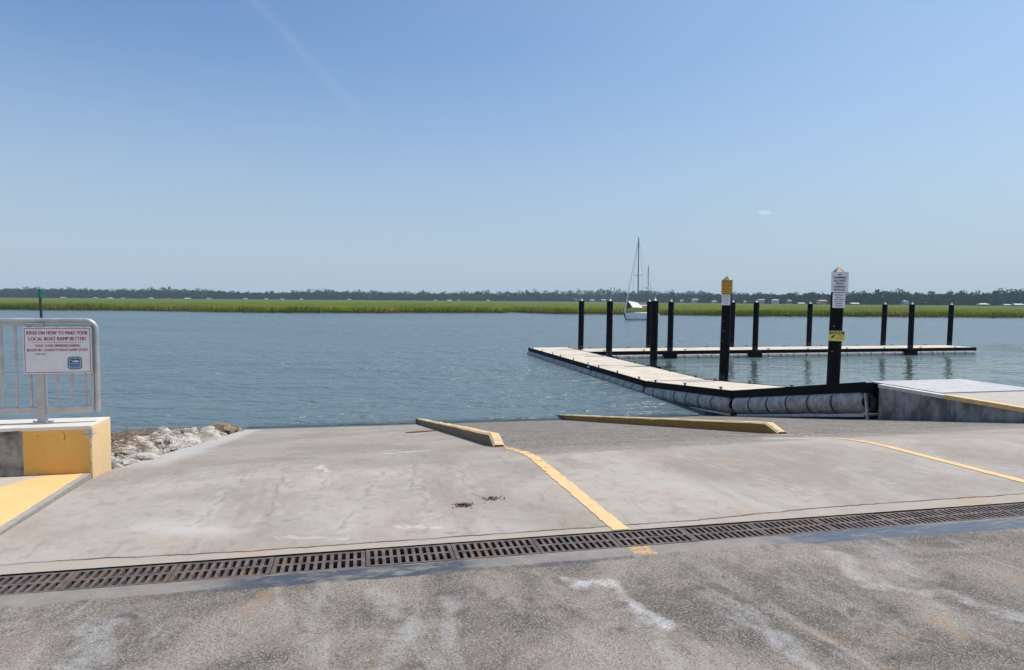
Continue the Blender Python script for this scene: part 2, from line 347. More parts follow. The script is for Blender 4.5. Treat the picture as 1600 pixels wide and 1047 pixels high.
    jl = m.m_('MULTIPLY', m.m_('SUBTRACT', 1., m.sm(dj, .005, .017)), m.lin(m.noise(v, 3.1, 4, .6), .36, .55, .45, 1.))
    c = m.mix(jl, c, (.07, .06, .052))
    # second joint where the apron slabs meet
    d2 = m.m_('ABSOLUTE', m.m_('SUBTRACT', st_, .0)); c = m.mix(m.m_('MULTIPLY', m.m_('SUBTRACT', 1., m.sm(d2, .0, .025)), .35), c, (.2, .185, .17))
    # drift lines of weed and rust-brown silt near the water
    for pts, am in (([(3.6, 14.0), (4.47, 13.6)], .6), ([(4.6, 13.2), (5.6, 12.5)], .6), ([(-.4, 16.), (.6, 16.3)], .35), ([(6.95, 12.), (6.9, 17.)], .5), ([(2.2, 11), (2.4, 13)], .25)):
        d = m.seg(v, pts, m.warp(v, 3, .5)); c = m.mix(m.m_('MULTIPLY', m.m_('MULTIPLY', m.m_('SUBTRACT', 1., m.sm(d, .05, .35)), m.sm(m.noise(v, 5, 5, .7), .45, .6)), am), c, (.21, .125, .075))
    wet = m.m_('SUBTRACT', 1., m.sm(m.m_('ADD', z, m.m_('MULTIPLY', m.noise(v, 1.5, 4), .05)), ZW+.035, ZW+.10))
    alg = m.m_('SUBTRACT', 1., m.sm(m.m_('ADD', z, m.m_('MULTIPLY', m.noise(v, 2.5, 5, .7), .16)), ZW+.08, ZW+.3)); c = m.mix(m.m_('MULTIPLY', alg, .3), c, (.2, .18, .12))
    c = m.mix(m.m_('MULTIPLY', wet, .6), c, (.16, .13, .09))
    rough = m.m_('SUBTRACT', .88, m.m_('MULTIPLY', wet, .5))
    h = m.m_('ADD', m.m_('MULTIPLY', fine, .4), m.m_('MULTIPLY', m.m_('MULTIPLY', vz.outputs['Distance'], worn), 2.))
    h = m.m_('SUBTRACT', h, m.m_('MULTIPLY', jl, 3.))
    return m.out(m.bsdf(c, rough, m.bump(h, .55, .006), spec=.3))

def paint_wear(m, v, c, chips, under, thr=.5):
    k = m.sm(m.noise(v, chips, 6, .7), thr, thr+.06)
    return m.mix(k, c, under)

def mat_line():
    m = Mat('yellow_line_paint'); p, s, t, z, v = m.st()
    n = m.noise(v, 9, 6, .72); c = m.mix(m.noise(v, 3, 5), (.68, .43, .19), (.80, .545, .30))
    c = m.mix(m.m_('MULTIPLY', m.sm(m.noise(m.v_('MULTIPLY', v, (8, 1, 1)), 3, 4), .55, .7), .4), c, (.50, .30, .12))
    c = m.mix(m.m_('MULTIPLY', m.sm(m.noise(v, 26, 5, .7), .56, .66), .5), c, (.42, .36, .27))
    edge = m.m_('ABSOLUTE', m.n('ShaderNodeSeparateXYZ', {0: m.n('ShaderNodeTexCoord').outputs['UV']}).outputs[0])
    thr = m.m_('ADD', m.lin(t, 6.2, 9.2, .645, .47), 0.)
    gone = m.sm(m.m_('ADD', n, m.m_('MULTIPLY', m.sm(edge, .6, 1.), .3)), thr, m.m_('ADD', thr, .04))
    sh = m.bsdf(c, .7, m.bump(m.noise(p, 45, 4), .3, .004), spec=.3)
    mx = m.n('ShaderNodeMixShader', {0: gone, 1: sh, 2: m.n('ShaderNodeBsdfTransparent').outputs[0]})
    return m.out(mx.outputs[0])

def mat_kerb():
    m = Mat('kerb_paint'); p, s, t, z, v = m.st()
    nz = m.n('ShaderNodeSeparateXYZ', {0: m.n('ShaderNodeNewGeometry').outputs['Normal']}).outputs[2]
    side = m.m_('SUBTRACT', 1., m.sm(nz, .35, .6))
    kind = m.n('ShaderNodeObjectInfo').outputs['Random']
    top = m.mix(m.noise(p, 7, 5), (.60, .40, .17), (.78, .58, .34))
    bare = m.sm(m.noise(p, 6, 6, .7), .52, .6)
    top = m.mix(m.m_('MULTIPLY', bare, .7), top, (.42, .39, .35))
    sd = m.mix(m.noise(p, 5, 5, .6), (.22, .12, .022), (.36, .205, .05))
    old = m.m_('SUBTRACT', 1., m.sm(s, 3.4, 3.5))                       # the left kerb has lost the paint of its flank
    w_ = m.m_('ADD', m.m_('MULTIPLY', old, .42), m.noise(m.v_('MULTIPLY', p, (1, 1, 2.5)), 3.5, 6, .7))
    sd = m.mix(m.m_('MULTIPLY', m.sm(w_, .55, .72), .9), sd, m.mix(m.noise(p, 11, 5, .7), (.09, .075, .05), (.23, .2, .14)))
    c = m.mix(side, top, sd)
    wet = m.m_('SUBTRACT', 1., m.sm(m.m_('ADD', z, m.m_('MULTIPLY', m.noise(p, 4, 4), .3)), ZW+.16, ZW+.45))
    c = m.mix(m.m_('MULTIPLY', wet, .7), c, (.1, .085, .05))
    return m.out(m.bsdf(c, .8, m.bump(m.noise(p, 28, 5, .7), .6, .012), spec=.3))

def mat_wall_front():
    m = Mat('painted_wall'); p, s, t, z, v = m.st()
    n = m.noise(p, 3, 6, .65)
    conc = m.mix(m.sm(n, .35, .62), (.06, .056, .052), (.29, .27, .25))
    conc = m.mix(m.m_('MULTIPLY', m.sm(m.noise(m.v_('MULTIPLY', p, (1, 1, .3)), 9, 5, .7), .5, .7), .6), conc, (.055, .05, .048))
    paint = m.mix(m.noise(p, 3.3, 5, .6), (.58, .31, .06), (.72, .42, .12))  # front face: its shade and warm ground bounce are put into this deeper tone
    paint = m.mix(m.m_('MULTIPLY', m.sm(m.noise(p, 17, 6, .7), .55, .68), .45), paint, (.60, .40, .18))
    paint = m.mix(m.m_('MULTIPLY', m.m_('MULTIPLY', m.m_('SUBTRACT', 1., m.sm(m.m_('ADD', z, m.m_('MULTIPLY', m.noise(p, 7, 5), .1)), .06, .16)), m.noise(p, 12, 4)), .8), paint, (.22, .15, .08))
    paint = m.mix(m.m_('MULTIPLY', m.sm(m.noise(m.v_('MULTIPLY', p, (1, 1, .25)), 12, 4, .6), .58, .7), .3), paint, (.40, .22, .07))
    end_p = m.mix(m.noise(p, 4, 5), (.74, .50, .25), (.82, .60, .34))  # end face: same yellow paint, its sunlit look put into a lighter tone
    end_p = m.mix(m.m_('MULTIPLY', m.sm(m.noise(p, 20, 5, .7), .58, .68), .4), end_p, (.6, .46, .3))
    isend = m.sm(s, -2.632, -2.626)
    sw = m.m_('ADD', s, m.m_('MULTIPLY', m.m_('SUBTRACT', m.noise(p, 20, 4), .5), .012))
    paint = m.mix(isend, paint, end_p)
    # broken corner shows grey mortar, with cracks running from it
    pc = m.warp(p, 18, .09, 4)
    dch = m.v_('LENGTH', m.v_('SUBTRACT', m.v_('ADD', p, pc), W(-2.635, 7.3, .43)))
    chip = m.m_('SUBTRACT', 1., m.sm(dch, .03, .055)); chip2 = m.m_('MULTIPLY', m.m_('SUBTRACT', 1., m.sm(dch, .05, .11)), m.sm(m.noise(p, 40, 4), .5, .56))
    dcor = m.m_('MULTIPLY', m.m_('SUBTRACT', 1., m.sm(m.m_('ABSOLUTE', m.m_('ADD', sw, 2.628)), .004, .014)), m.sm(m.noise(p, 14, 4), .5, .58))
    chips = m.m_('MAXIMUM', m.m_('MAXIMUM', chip, chip2), dcor)
    paint = m.mix(chips, paint, m.mix(m.noise(p, 30, 4), (.2, .18, .16), (.55, .52, .48)))
    for pts, wd in (([(-2.86, .44), (-2.85, .4), (-2.865, .365)], .006), ([(-2.62, .41), (-2.5, .4)], .004)):
        q = m.n('ShaderNodeCombineXYZ', {0: s, 1: z, 2: 0.}).outputs[0]
        if pts[0][0] > -2.7: q = m.n('ShaderNodeCombineXYZ', {0: m.m_('SUBTRACT', t, 9.93), 1: z, 2: 0.}).outputs[0]
        d = m.seg(q, pts, m.warp(p, 15, .03)); paint = m.mix(m.m_('MULTIPLY', m.m_('SUBTRACT', 1., m.sm(d, 0., wd*1.6)), .85), paint, (.10, .07, .05))
    c = m.mix(m.sm(sw, -3.219, -3.211), conc, paint)
    cap = m.sm(m.m_('ADD', z, m.m_('MULTIPLY', m.m_('SUBTRACT', m.noise(p, 10, 4), .5), .02)), .462, .468)
    capc = m.mix(m.noise(p, 5, 5, .6), (.50, .455, .40), (.70, .655, .60))
    capc = m.mix(m.m_('MULTIPLY', m.sm(sw, -2.66, -2.62), .55), capc, (.8, .62, .42))
    c = m.mix(cap, c, capc)
    return m.out(m.bsdf(c, .8, m.bump(m.m_('SUBTRACT', m.noise(p, 22, 5, .6), m.m_('MULTIPLY', chips, .8)), .4, .008), spec=.3))

def mat_landing():
    m = Mat('landing_paint'); p, s, t, z, v = m.st()
    conc = m.mix(m.noise(p, 4, 6, .6), (.42, .36, .30), (.56, .50, .43))
    pa = m.mix(m.noise(p, 2, 5), (.75, .43, .17), (.84, .54, .26))
    pa = m.mix(m.m_('MULTIPLY', m.sm(m.noise(p, 9, 6, .7), .5, .62), .4), pa, (.66, .45, .22))
    pa = m.mix(m.m_('MULTIPLY', m.sm(m.noise(m.v_('MULTIPLY', v, (3, 1, 1)), 3, 4), .55, .7), .3), pa, (.84, .57, .28))
    e = m.m_('SUBTRACT', t, m.m_('ADD', 6.93, m.m_('MULTIPLY', m.m_('ADD', s, 3.24), 1.6)))
    e = m.m_('ADD', e, m.m_('MULTIPLY', m.m_('SUBTRACT', m.noise(p, 7, 4), .5), .1))
    un = m.sm(e, -.02, .02)
    edge = m.sm(m.m_('ADD', s, m.m_('MULTIPLY', m.m_('SUBTRACT', m.noise(p, 12, 4), .5), .02)), -2.695, -2.685)
    c = m.mix(m.m_('MAXIMUM', un, edge), pa, m.mix(edge, conc, m.mix(m.noise(p, 14, 5, .7), (.22, .2, .175), (.46, .42, .37))))
    return m.out(m.bsdf(c, .82, m.bump(m.noise(p, 25, 5), .4, .006), spec=.3))

def mat_abut():
    m = Mat('abutment_concrete'); p, s, t, z, v = m.st()
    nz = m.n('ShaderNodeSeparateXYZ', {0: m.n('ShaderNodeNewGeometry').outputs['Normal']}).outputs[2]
    n = m.noise(m.v_('MULTIPLY', p, (1, 1, .55)), 1.7, 6, .68)
    c = m.mix(m.sm(n, .36, .62), (.12, .115, .108), (.36, .345, .325))
    c = m.mix(m.m_('MULTIPLY', m.sm(m.noise(m.v_('MULTIPLY', p, (1, 1, .2)), 6, 5, .7), .5, .68), .55), c, (.09, .085, .082))
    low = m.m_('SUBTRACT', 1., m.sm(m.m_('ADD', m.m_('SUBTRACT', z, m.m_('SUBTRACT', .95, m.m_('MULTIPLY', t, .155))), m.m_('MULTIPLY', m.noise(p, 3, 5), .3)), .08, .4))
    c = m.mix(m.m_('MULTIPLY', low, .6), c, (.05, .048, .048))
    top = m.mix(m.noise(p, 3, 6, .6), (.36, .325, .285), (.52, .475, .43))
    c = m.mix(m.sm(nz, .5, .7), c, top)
    return m.out(m.bsdf(c, .85, m.bump(m.noise(p, 20, 5, .65), .5, .01), spec=.3))

def mat_water():
    m = Mat('estuary_water'); p, s, t, z, v = m.st()
    x = m.n('ShaderNodeSeparateXYZ', {0: p}); y = x.outputs[1]
    calm = m.m_('MULTIPLY', m.sm(s, 14.5, 19.), m.m_('SUBTRACT', 1., m.sm(t, 38., 47.)))
    calm = m.m_('MAXIMUM', calm, m.m_('MULTIPLY', m.sm(s, 44., 60.), m.m_('SUBTRACT', 1., m.sm(t, 42., 70.))))
    gust = m.lin(m.noise(m.v_('MULTIPLY', p, (.3, 1, 1)), .045, 4, .6), .35, .65, .5, 1.15)
    amp = m.m_('MULTIPLY', gust, m.lin(calm, 0., 1., 1., .12))
    pw = m.v_('ADD', p, m.warp(p, .25, 1.2, 2))
    r = m.n('ShaderNodeVectorRotate', {'Vector': pw, 'Angle': rad(-14)}, rotation_type='Z_AXIS').outputs[0]
    w0 = m.noise(m.v_('MULTIPLY', r, (.16, .42, 1)), 1.0, 2, .5, .4)
    w1 = m.noise(m.v_('MULTIPLY', r, (.55, 1.15, 1)), 1.0, 2, .5, .5)
    w2 = m.noise(m.v_('MULTIPLY', r, (1.5, 2.7, 1)), 1.1, 2, .5, .4)
    w3 = m.noise(m.v_('MULTIPLY', r, (4., 7., 1)), 1.2, 2, .5)
    h = m.m_('ADD', m.m_('MULTIPLY', w0, .62), m.m_('ADD', m.m_('MULTIPLY', w1, .60), m.m_('ADD', m.m_('MULTIPLY', w2, .32), m.m_('MULTIPLY', w3, .04))))
    h = m.m_('MULTIPLY', h, amp)
    b1 = m.n('ShaderNodeBump', {'Height': h, 'Strength': 1., 'Distance': 1.}).outputs[0]
    col = m.mix(m.noise(p, .05, 3), (.094, .136, .158), (.110, .152, .166))
    col = m.mix(m.m_('MULTIPLY', calm, .8), col, (.085, .105, .08))
    water = m.bsdf(col, m.lin(calm, 0., 1., .27, .03), b1, IOR=1.333, spec=.5)
    # over the foot of the ramp the water thins out to nothing
    zr = m.m_('SUBTRACT', -2.281, m.m_('MULTIPLY', .158, m.m_('SUBTRACT', t, 21.45))); zr = m.m_('ADD', zr, m.m_('MULTIPLY', s, CX))
    depth = m.m_('SUBTRACT', ZW, zr)
    thin = m.m_('SUBTRACT', 1., m.sm(m.m_('ADD', depth, m.m_('MULTIPLY', m.m_('SUBTRACT', m.noise(p, 3, 3), .5), .08)), .0, .16))
    thin = m.m_('MULTIPLY', m.m_('MULTIPLY', thin, .55), m.m_('MULTIPLY', m.sm(s, -3.6, -3.3), m.m_('SUBTRACT', 1., m.sm(s, 16.2, 16.6))))
    mx = m.n('ShaderNodeMixShader', {0: thin, 1: water, 2: m.n('ShaderNodeBsdfTransparent', {0: (.78, .8, .7)}).outputs[0]})
    return m.out(mx.outputs[0])

def mat_grate():
    m = Mat('rusty_cast_iron'); p = m.pos()
    rr = m.n('ShaderNodeObjectInfo').outputs['Random']
    n = m.noise(p, 9, 6, .65)
    c = m.mix(m.sm(n, .35, .65), (.085, .066, .060), (.185, .145, .130))
    c = m.mix(m.m_('MULTIPLY', rr, .45), c, (.10, .09, .088))
    c = m.mix(m.m_('MULTIPLY', m.sm(m.m_('ADD', m.noise(p, 3.5, 5, .6), m.m_('MULTIPLY', m.m_('SUBTRACT', rr, .5), .16)), .54, .68), .65), c, (.20, .105, .058))
    c = m.mix(m.m_('MULTIPLY', m.sm(m.noise(p, 60, 3), .55, .7), .4), c, (.25, .225, .205))
    return m.out(m.bsdf(c, .75, m.bump(m.noise(p, 90, 4), .4, .003), metal=.25, spec=.4))

def mat_deck():
    m = Mat('pale_dock_deck'); p, s, t, z, v = m.st()
    n = m.noise(p, 1.3, 6, .6)
    c = m.mix(m.sm(n, .35, .65), (.54, .455, .375), (.66, .575, .485))
    inl = m.m_('SUBTRACT', 1., m.sm(s, 15.3, 15.5)); q_ = m.m_('ADD', m.m_('MULTIPLY', t, inl), m.m_('MULTIPLY', s, m.m_('SUBTRACT', 1., inl)))
    pl = m.m_('PINGPONG', m.m_('ADD', q_, .2), .57); c = m.mix(m.m_('MULTIPLY', m.m_('SUBTRACT', 1., m.sm(pl, .0, .014)), .7), c, (.2, .165, .14))
    pan = m.m_('FLOOR', m.m_('DIVIDE', m.m_('ADD', q_, .77), 1.14)); c = m.mix(m.m_('MULTIPLY', m.n('ShaderNodeTexWhiteNoise', {'W': pan}, noise_dimensions='1D').outputs[0], .22), c, (.47, .42, .36))
    c = m.mix(m.m_('MULTIPLY', m.sm(m.noise(p, 4.5, 6, .7), .56, .68), .35), c, (.36, .31, .26)); c = m.mix(m.m_('MULTIPLY', m.sm(m.noise(p, 30, 2), .7, .74), .6), c, (.85, .85, .83))
    c = m.mix(m.m_('MULTIPLY', m.sm(m.noise(p, 14, 4), .55, .7), .25), c, (.45, .38, .32))
    return m.out(m.bsdf(c, .8, m.bump(n, .2, .01), spec=.3))

def mat_black():
    m = Mat('black_pile_plastic'); p = m.pos(); z = m.n('ShaderNodeSeparateXYZ', {0: p}).outputs[2]
    n = m.noise(m.v_('MULTIPLY', p, (1, 1, .2)), 7, 5, .6)
    c = m.mix(m.sm(n, .4, .7), (.003, .003, .005), (.009, .009, .011))
    k = m.m_('SUBTRACT', 1., m.sm(m.m_('ADD', z, m.m_('MULTIPLY', m.noise(p, 6, 5, .7), .5)), ZW+.95, ZW+1.15))
    c = m.mix(m.m_('MULTIPLY', k, m.m_('MULTIPLY', m.sm(m.noise(p, 12, 5, .7), .42, .6), .75)), c, (.11, .11, .115))
    low = m.m_('SUBTRACT', 1., m.sm(m.m_('ADD', z, m.m_('MULTIPLY', m.noise(p, 9, 5), .2)), ZW+.2, ZW+.35))
    c = m.mix(m.m_('MULTIPLY', low, .8), c, (.045, .05, .028))
    return m.out(m.bsdf(c, .5, m.bump(n, .15, .02), spec=.05))

def mat_rock(col1, col2, stain):
    m = Mat('rock'); p = m.pos()
    n = m.noise(p, 5, 6, .65)
    c = m.mix(m.sm(n, .3, .65), col1, col2)
    c = m.mix(m.m_('MULTIPLY', m.sm(m.noise(p, 9, 6, .72), .5, .62), .7), c, stain)
    return m.out(m.bsdf(c, .9, m.bump(m.noise(p, 30, 5, .7), .7, .02), spec=.2))

def mat_leaf(name, a, b_, scale, tl=.25, obj=False):
    m = Mat(name); p = m.pos()
    n = m.noise(p, scale, 4, .65); n2 = m.noise(p, scale*9, 2)
    c = m.mix(m.sm(n, .34, .66), a, b_)
    c = m.mix(m.m_('MULTIPLY', m.sm(n2, .5, .75), .35), c, tuple(min(1, q*1.5) for q in b_))
    d = m.n('ShaderNodeBsdfDiffuse', {'Color': c}).outputs[0]; tr = m.n('ShaderNodeBsdfTranslucent', {'Color': c}).outputs[0]
    return m.out(m.n('ShaderNodeMixShader', {0: tl, 1: d, 2: tr}).outputs[0])

def mat_marsh():
    m = Mat('cordgrass'); p = m.pos(); y = m.n('ShaderNodeSeparateXYZ', {0: p}).outputs[1]
    q = m.v_('MULTIPLY', p, (.35, 1, 1))
    n = m.noise(q, .022, 4, .6, .8); n2 = m.noise(q, .12, 4, .65); n3 = m.noise(p, 2.2, 2)
    c = m.mix(m.sm(n, .36, .62), (.098, .158, .010), (.210, .238, .022))
    c = m.mix(m.m_('MULTIPLY', m.sm(n2, .45, .64), .7), c, (.27, .235, .06))
    far = m.sm(y, 235., 420.); c = m.mix(m.m_('MULTIPLY', far, .5), c, (.175, .225, .075))
    c = m.mix(m.m_('MULTIPLY', m.sm(n3, .55, .8), .35), c, (.22, .22, .075))
    d = m.n('ShaderNodeBsdfDiffuse', {'Color': c}).outputs[0]; tr = m.n('ShaderNodeBsdfTranslucent', {'Color': c}).outputs[0]
    return m.out(m.n('ShaderNodeMixShader', {0: .42, 1: d, 2: tr}).outputs[0])

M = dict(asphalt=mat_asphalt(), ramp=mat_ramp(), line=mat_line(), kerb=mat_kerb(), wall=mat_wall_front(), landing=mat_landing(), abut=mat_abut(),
         water=mat_water(), grate=mat_grate(), deck=mat_deck(), black=mat_black(), marsh=mat_marsh(),
         fascia=simple('black_fascia_board', (.005, .005, .006), .6, 0, .4, 3, .2, spec=.06),
         pipe=simple('galvanised_float_pipe', (.37, .365, .35), .6, .2, .35, 5),
         strap=simple('float_strap', (.03, .03, .032), .5, .3, .3, 8),
         galv=simple('galvanised_steel', (.50, .50, .51), .45, .6, .2, 9, .1),
         rail=simple('aluminium_rail', (.50, .49, .485), .42, .5, .12, 7, .1),
         plate=simple('grey_hinge_plate', (.46, .45, .445), .7, .1, .12, 2.5, .1),
         white=simple('white_sign_face', (.74, .74, .78), .5, 0, .05, 6),
         maroon=simple('maroon_ink', (.36, .012, .045), .6), ink=simple('black_ink', (.02, .02, .022), .6),
         signy=simple('yellow_sign_face', (.60, .33, .022), .5, 0, .08, 6), signc=simple('caution_yellow', (.66, .56, .10), .5, 0, .08, 6),
         brownink=simple('brown_ink', (.22, .07, .01), .6),
         green=simple('logo_green', (.06, .25, .17), .6), teal=simple('logo_pale', (.45, .62, .6), .6), navy=simple('logo_navy', (.02, .06, .24), .6), blue=simple('logo_blue', (.10, .22, .42), .6),
         marker=simple('green_daymark', (.02, .42, .16), .5), gel=simple('white_gelcoat', (.78, .79, .78), .3, 0, .05, 2), mast=simple('mast_alloy', (.20, .21, .23), .5, .3, .2, 2),
         canvas=simple('white_canvas', (.75, .75, .77), .8, 0, .08, 3), dark=simple('dark_canvas', (.025, .025, .03), .8), boot=simple('antifouling', (.03, .07, .09), .6), glass=simple('dark_window', (.03, .035, .04), .15),
         trench=simple('trench_concrete', (.012, .011, .010), .9, 0, .3, 6), yellow_nose=simple('yellow_edge_paint', (.76, .50, .22), .75, 0, .12, 7, .2), nose=simple('pale_concrete_edge', (.62, .57, .52), .8, 0, .12, 7, .2),
         mud=simple('pluff_mud', (.045, .038, .024), .7, 0, .4, .2), soil=simple('bank_soil', (.085, .062, .045), .95, 0, .4, 4, .6),
         cap=simple('pile_cap', (.36, .36, .37), .5, .35, .15, 8), sheet=simple('copper_cap', (.20, .17, .16), .4, .7, .2, 9), twig=simple('dry_twig', (.17, .10, .06), .9, 0, .3, 20), leaf=simple('dead_leaf', (.13, .075, .055), .9, 0, .5, 40),
         orange_post=simple('rusty_post', (.38, .26, .2), .6, .3, .3, 12))

# ================================================================== ground, ramp, water
def grid(name, ss, ts, zf, mat, kind='structure', smooth=True, uv=None):
    vs = []; fs = []; n = len(ss)
    for t in ts:
        for k, s in enumerate(ss):
            s2 = s if not callable(s) else s(t)
            vs.append(W(s2, t, zf(s2, t)))
    for j in range(len(ts)-1):
        for i in range(n-1):
            a_ = j*n+i; fs.append((a_, a_+1, a_+n+1, a_+n))
    o = raw(name, vs, fs, mat, None, smooth); props(o, kind=kind); return o

lot_s = [-60, -20, -8, -2.62]+list(np.linspace(-2., 12.4, 19))+[20, 60]
grid('parking_lot', lot_s, [-60, -10, 0, 2, 3, 4, 4.402], lambda s, t: CX*max(-12, min(16, s)), M['asphalt'])
ts = list(np.arange(4.738, 11, .12)) + list(np.arange(11, 30, .4))
ls = [0, .02, .05, .09, .14, .2, .27, .35, .43, .52, .62, .72, .82, .92, 1]
def ramp_grid():
    vs = []; fs = []; n = len(ls)
    for t in ts:
        a_, b_ = s_left(t), 16.6
        for l in ls: s = a_+(b_-a_)*l; vs.append(W(s, t, ramp_z(s, t)))
    for j in range(len(ts)-1):
        for i in range(n-1): k = j*n+i; fs.append((k, k+1, k+n+1, k+n))
    # thickness along the left edge
    base = len(vs)
    for t in ts: vs.append(W(s_left(t), t, ramp_z(s_left(t), t)-.3))
    for j in range(len(ts)-1): fs.append((j*n, (j+1)*n, base+j+1, base+j))
    o = raw('ramp', vs, fs, M['ramp'], None, True); props(o, kind='structure')
    try: o.data.set_sharp_from_angle(angle=rad(40))
    except Exception: pass
ramp_grid()
# water
raw('water', [(-9000, 6, ZW), (9000, 6, ZW), (9000, 11000, ZW), (-9000, 11000, ZW)], [(0, 1, 2, 3)], M['water']); props(bpy.data.objects['water'], kind='structure')
raw('river_bed', [(-9000, 6, -6), (9000, 6, -6), (9000, 11000, -6), (-9000, 11000, -6)], [(0, 1, 2, 3)], M['mud']); props(bpy.data.objects['river_bed'], kind='structure')

# painted lane lines: thin sheets that follow the ramp
def paint_line(name, s, t_a, t_b, wd):
    tt = list(np.arange(t_a, t_b, .12))+[t_b]; vs = []; fs = []; cols = [-1, -.5, 0, .5, 1]
    for t in tt:
        for c in cols: ss_ = s+c*wd/2; vs.append(W(ss_, t, ramp_z(ss_, t)+.005))
    for j in range(len(tt)-1):
        for i in range(4): k = j*5+i; fs.append((k, k+1, k+6, k+5))
    o = raw(name, vs, fs, M['line'], None, True); props(o, kind='structure')
    uv = o.data.uv_layers.new(name='UVMap')
    for lp in o.data.loops: uv.data[lp.index].uv = (cols[lp.vertex_index % 5], 0)
paint_line('painted_line', 1.995, 4.745, 9.25, .17)
paint_line('painted_line', 6.67, 4.745, 9.7, .15)

# drain trench and its grates
mb = MB()
S_A, S_B = -9., 16.
mb.box((S_A, 4.404, -.30), (S_B, 4.736, -.26), W)
mb.box((S_A, 4.404, -.26), (S_B, 4.412, -.008), lambda s, t, z: W(s, t, z+(CX*s if z > -.1 else 0)))
mb.box((S_A, 4.728, -.26), (S_B, 4.736, -.008), lambda s, t, z: W(s, t, z+(CX*s if z > -.1 else 0)))
o = mb.build('drain_channel', M['trench']); props(o, kind='structure')
def grate_mesh():
    L, D = .604, .300                                   # slots in two rows of eleven
    pitch = L/11.6
    xs = [0]; sx = []
    for k in range(11):
        c = L*.5+(k-5)*pitch; xs += [c-.0140, c+.0140]; sx.append(len(xs)-2)
    xs.append(L)
    ys = [0, .022, .137, .163, .278, D]
    hole = lambda i, j: (i % 2 == 1) and j in (1, 3)
    bm = bmesh.new(); vv = {}
    nx, ny = len(xs), len(ys)
    for i in range(nx):
        for j in range(ny): vv[i, j] = bm.verts.new((xs[i], ys[j], 0))
    for i in range(nx-1):
        for j in range(ny-1):
            if not hole(i, j): bm.faces.new((vv[i, j], vv[i+1, j], vv[i+1, j+1], vv[i, j+1]))
    r = bmesh.ops.extrude_face_region(bm, geom=bm.faces[:])
    for g in r['geom']:
        if isinstance(g, bmesh.types.BMVert): g.co.z -= .05
    bmesh.ops.recalc_face_normals(bm, faces=bm.faces)
    me = bpy.data.meshes.new('drain_grate'); bm.to_mesh(me); bm.free(); me.materials.append(M['grate']); return me
gm = grate_mesh()
ords = ['first', 'second', 'third', 'fourth', 'fifth', 'sixth', 'seventh', 'eighth', 'ninth', 'tenth', 'eleventh', 'twelfth', 'thirteenth', 'fourteenth']
rotm = Matrix.Rotation(AL, 4, 'Z') @ Matrix.Rotation(math.atan(-CX), 4, 'Y')
for k in range(-1, 13):
    s0 = -1.79+.61*k
    lab = {-1: 'rusty cast iron drain grate cut off by the left edge of the photo', 5: 'rusty slotted drain grate just left of the foot of the long yellow line', 6: 'rusty slotted drain grate that the long yellow line runs into',
           12: 'rusty slotted drain grate cut off by the right edge of the photo'}.get(k, f'rusty slotted drain grate, {ords[k+1]} from the left end of the trench drain')
    g = link('drain_grate', gm, None, None); g.matrix_world = Matrix.Translation(W(s0, 4.42+random.uniform(-.002, .002), CX*s0-.003+random.uniform(-.004, .001))) @ rotm @ Matrix.Rotation(random.uniform(-.004, .004), 4, 'X')
    props(g, lab, 'drain grate', 'slotted grates along the trench drain')

# ================================================================== kerbs between the lanes
def kerb(s, t_a, t_b, wd, label):
    tt = [t_a, t_a+.34]+list(np.arange(t_a+.8, t_b, .5))+[t_b]; vs = []; fs = []; rnd = random.Random(int(s*10))
    for k, t in enumerate(tt):
        hh = .03 if k == 0 else .185
        for c, z in ((-wd/2, -.1), (-wd/2, hh-.025), (-wd/2+.025, hh), (wd/2-.025, hh), (wd/2, hh-.025), (wd/2, -.1)):
            j = rnd.uniform(-.007, .007) if z > 0 else 0
            vs.append(Vector(W(s+c+j, t, ramp_z(s, t)+z+j)))
    b0 = Vector(W(s, t_a, ramp_z(s, t_a))); vs = [v-b0 for v in vs]
    for k in range(len(tt)-1):
        for i in range(5): a_ = k*6+i; fs.append((a_, a_+1, a_+7, a_+6))
    fs.append((5, 4, 3, 2, 1, 0)); n = (len(tt)-1)*6; fs.append(tuple(n+i for i in range(6)))
    o = raw('kerb', vs, fs, M['kerb']); o.location = b0
    props(o, label, 'kerb', 'low kerbs between the ramp lanes')
    bm = bmesh.new(); bm.from_mesh(o.data); bmesh.ops.recalc_face_normals(bm, faces=bm.faces); bm.to_mesh(o.data); bm.free()
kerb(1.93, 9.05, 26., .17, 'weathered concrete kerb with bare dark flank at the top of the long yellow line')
kerb(6.85, 9.55, 26., .17, 'kerb with ochre painted flank running into the water beside the dock')

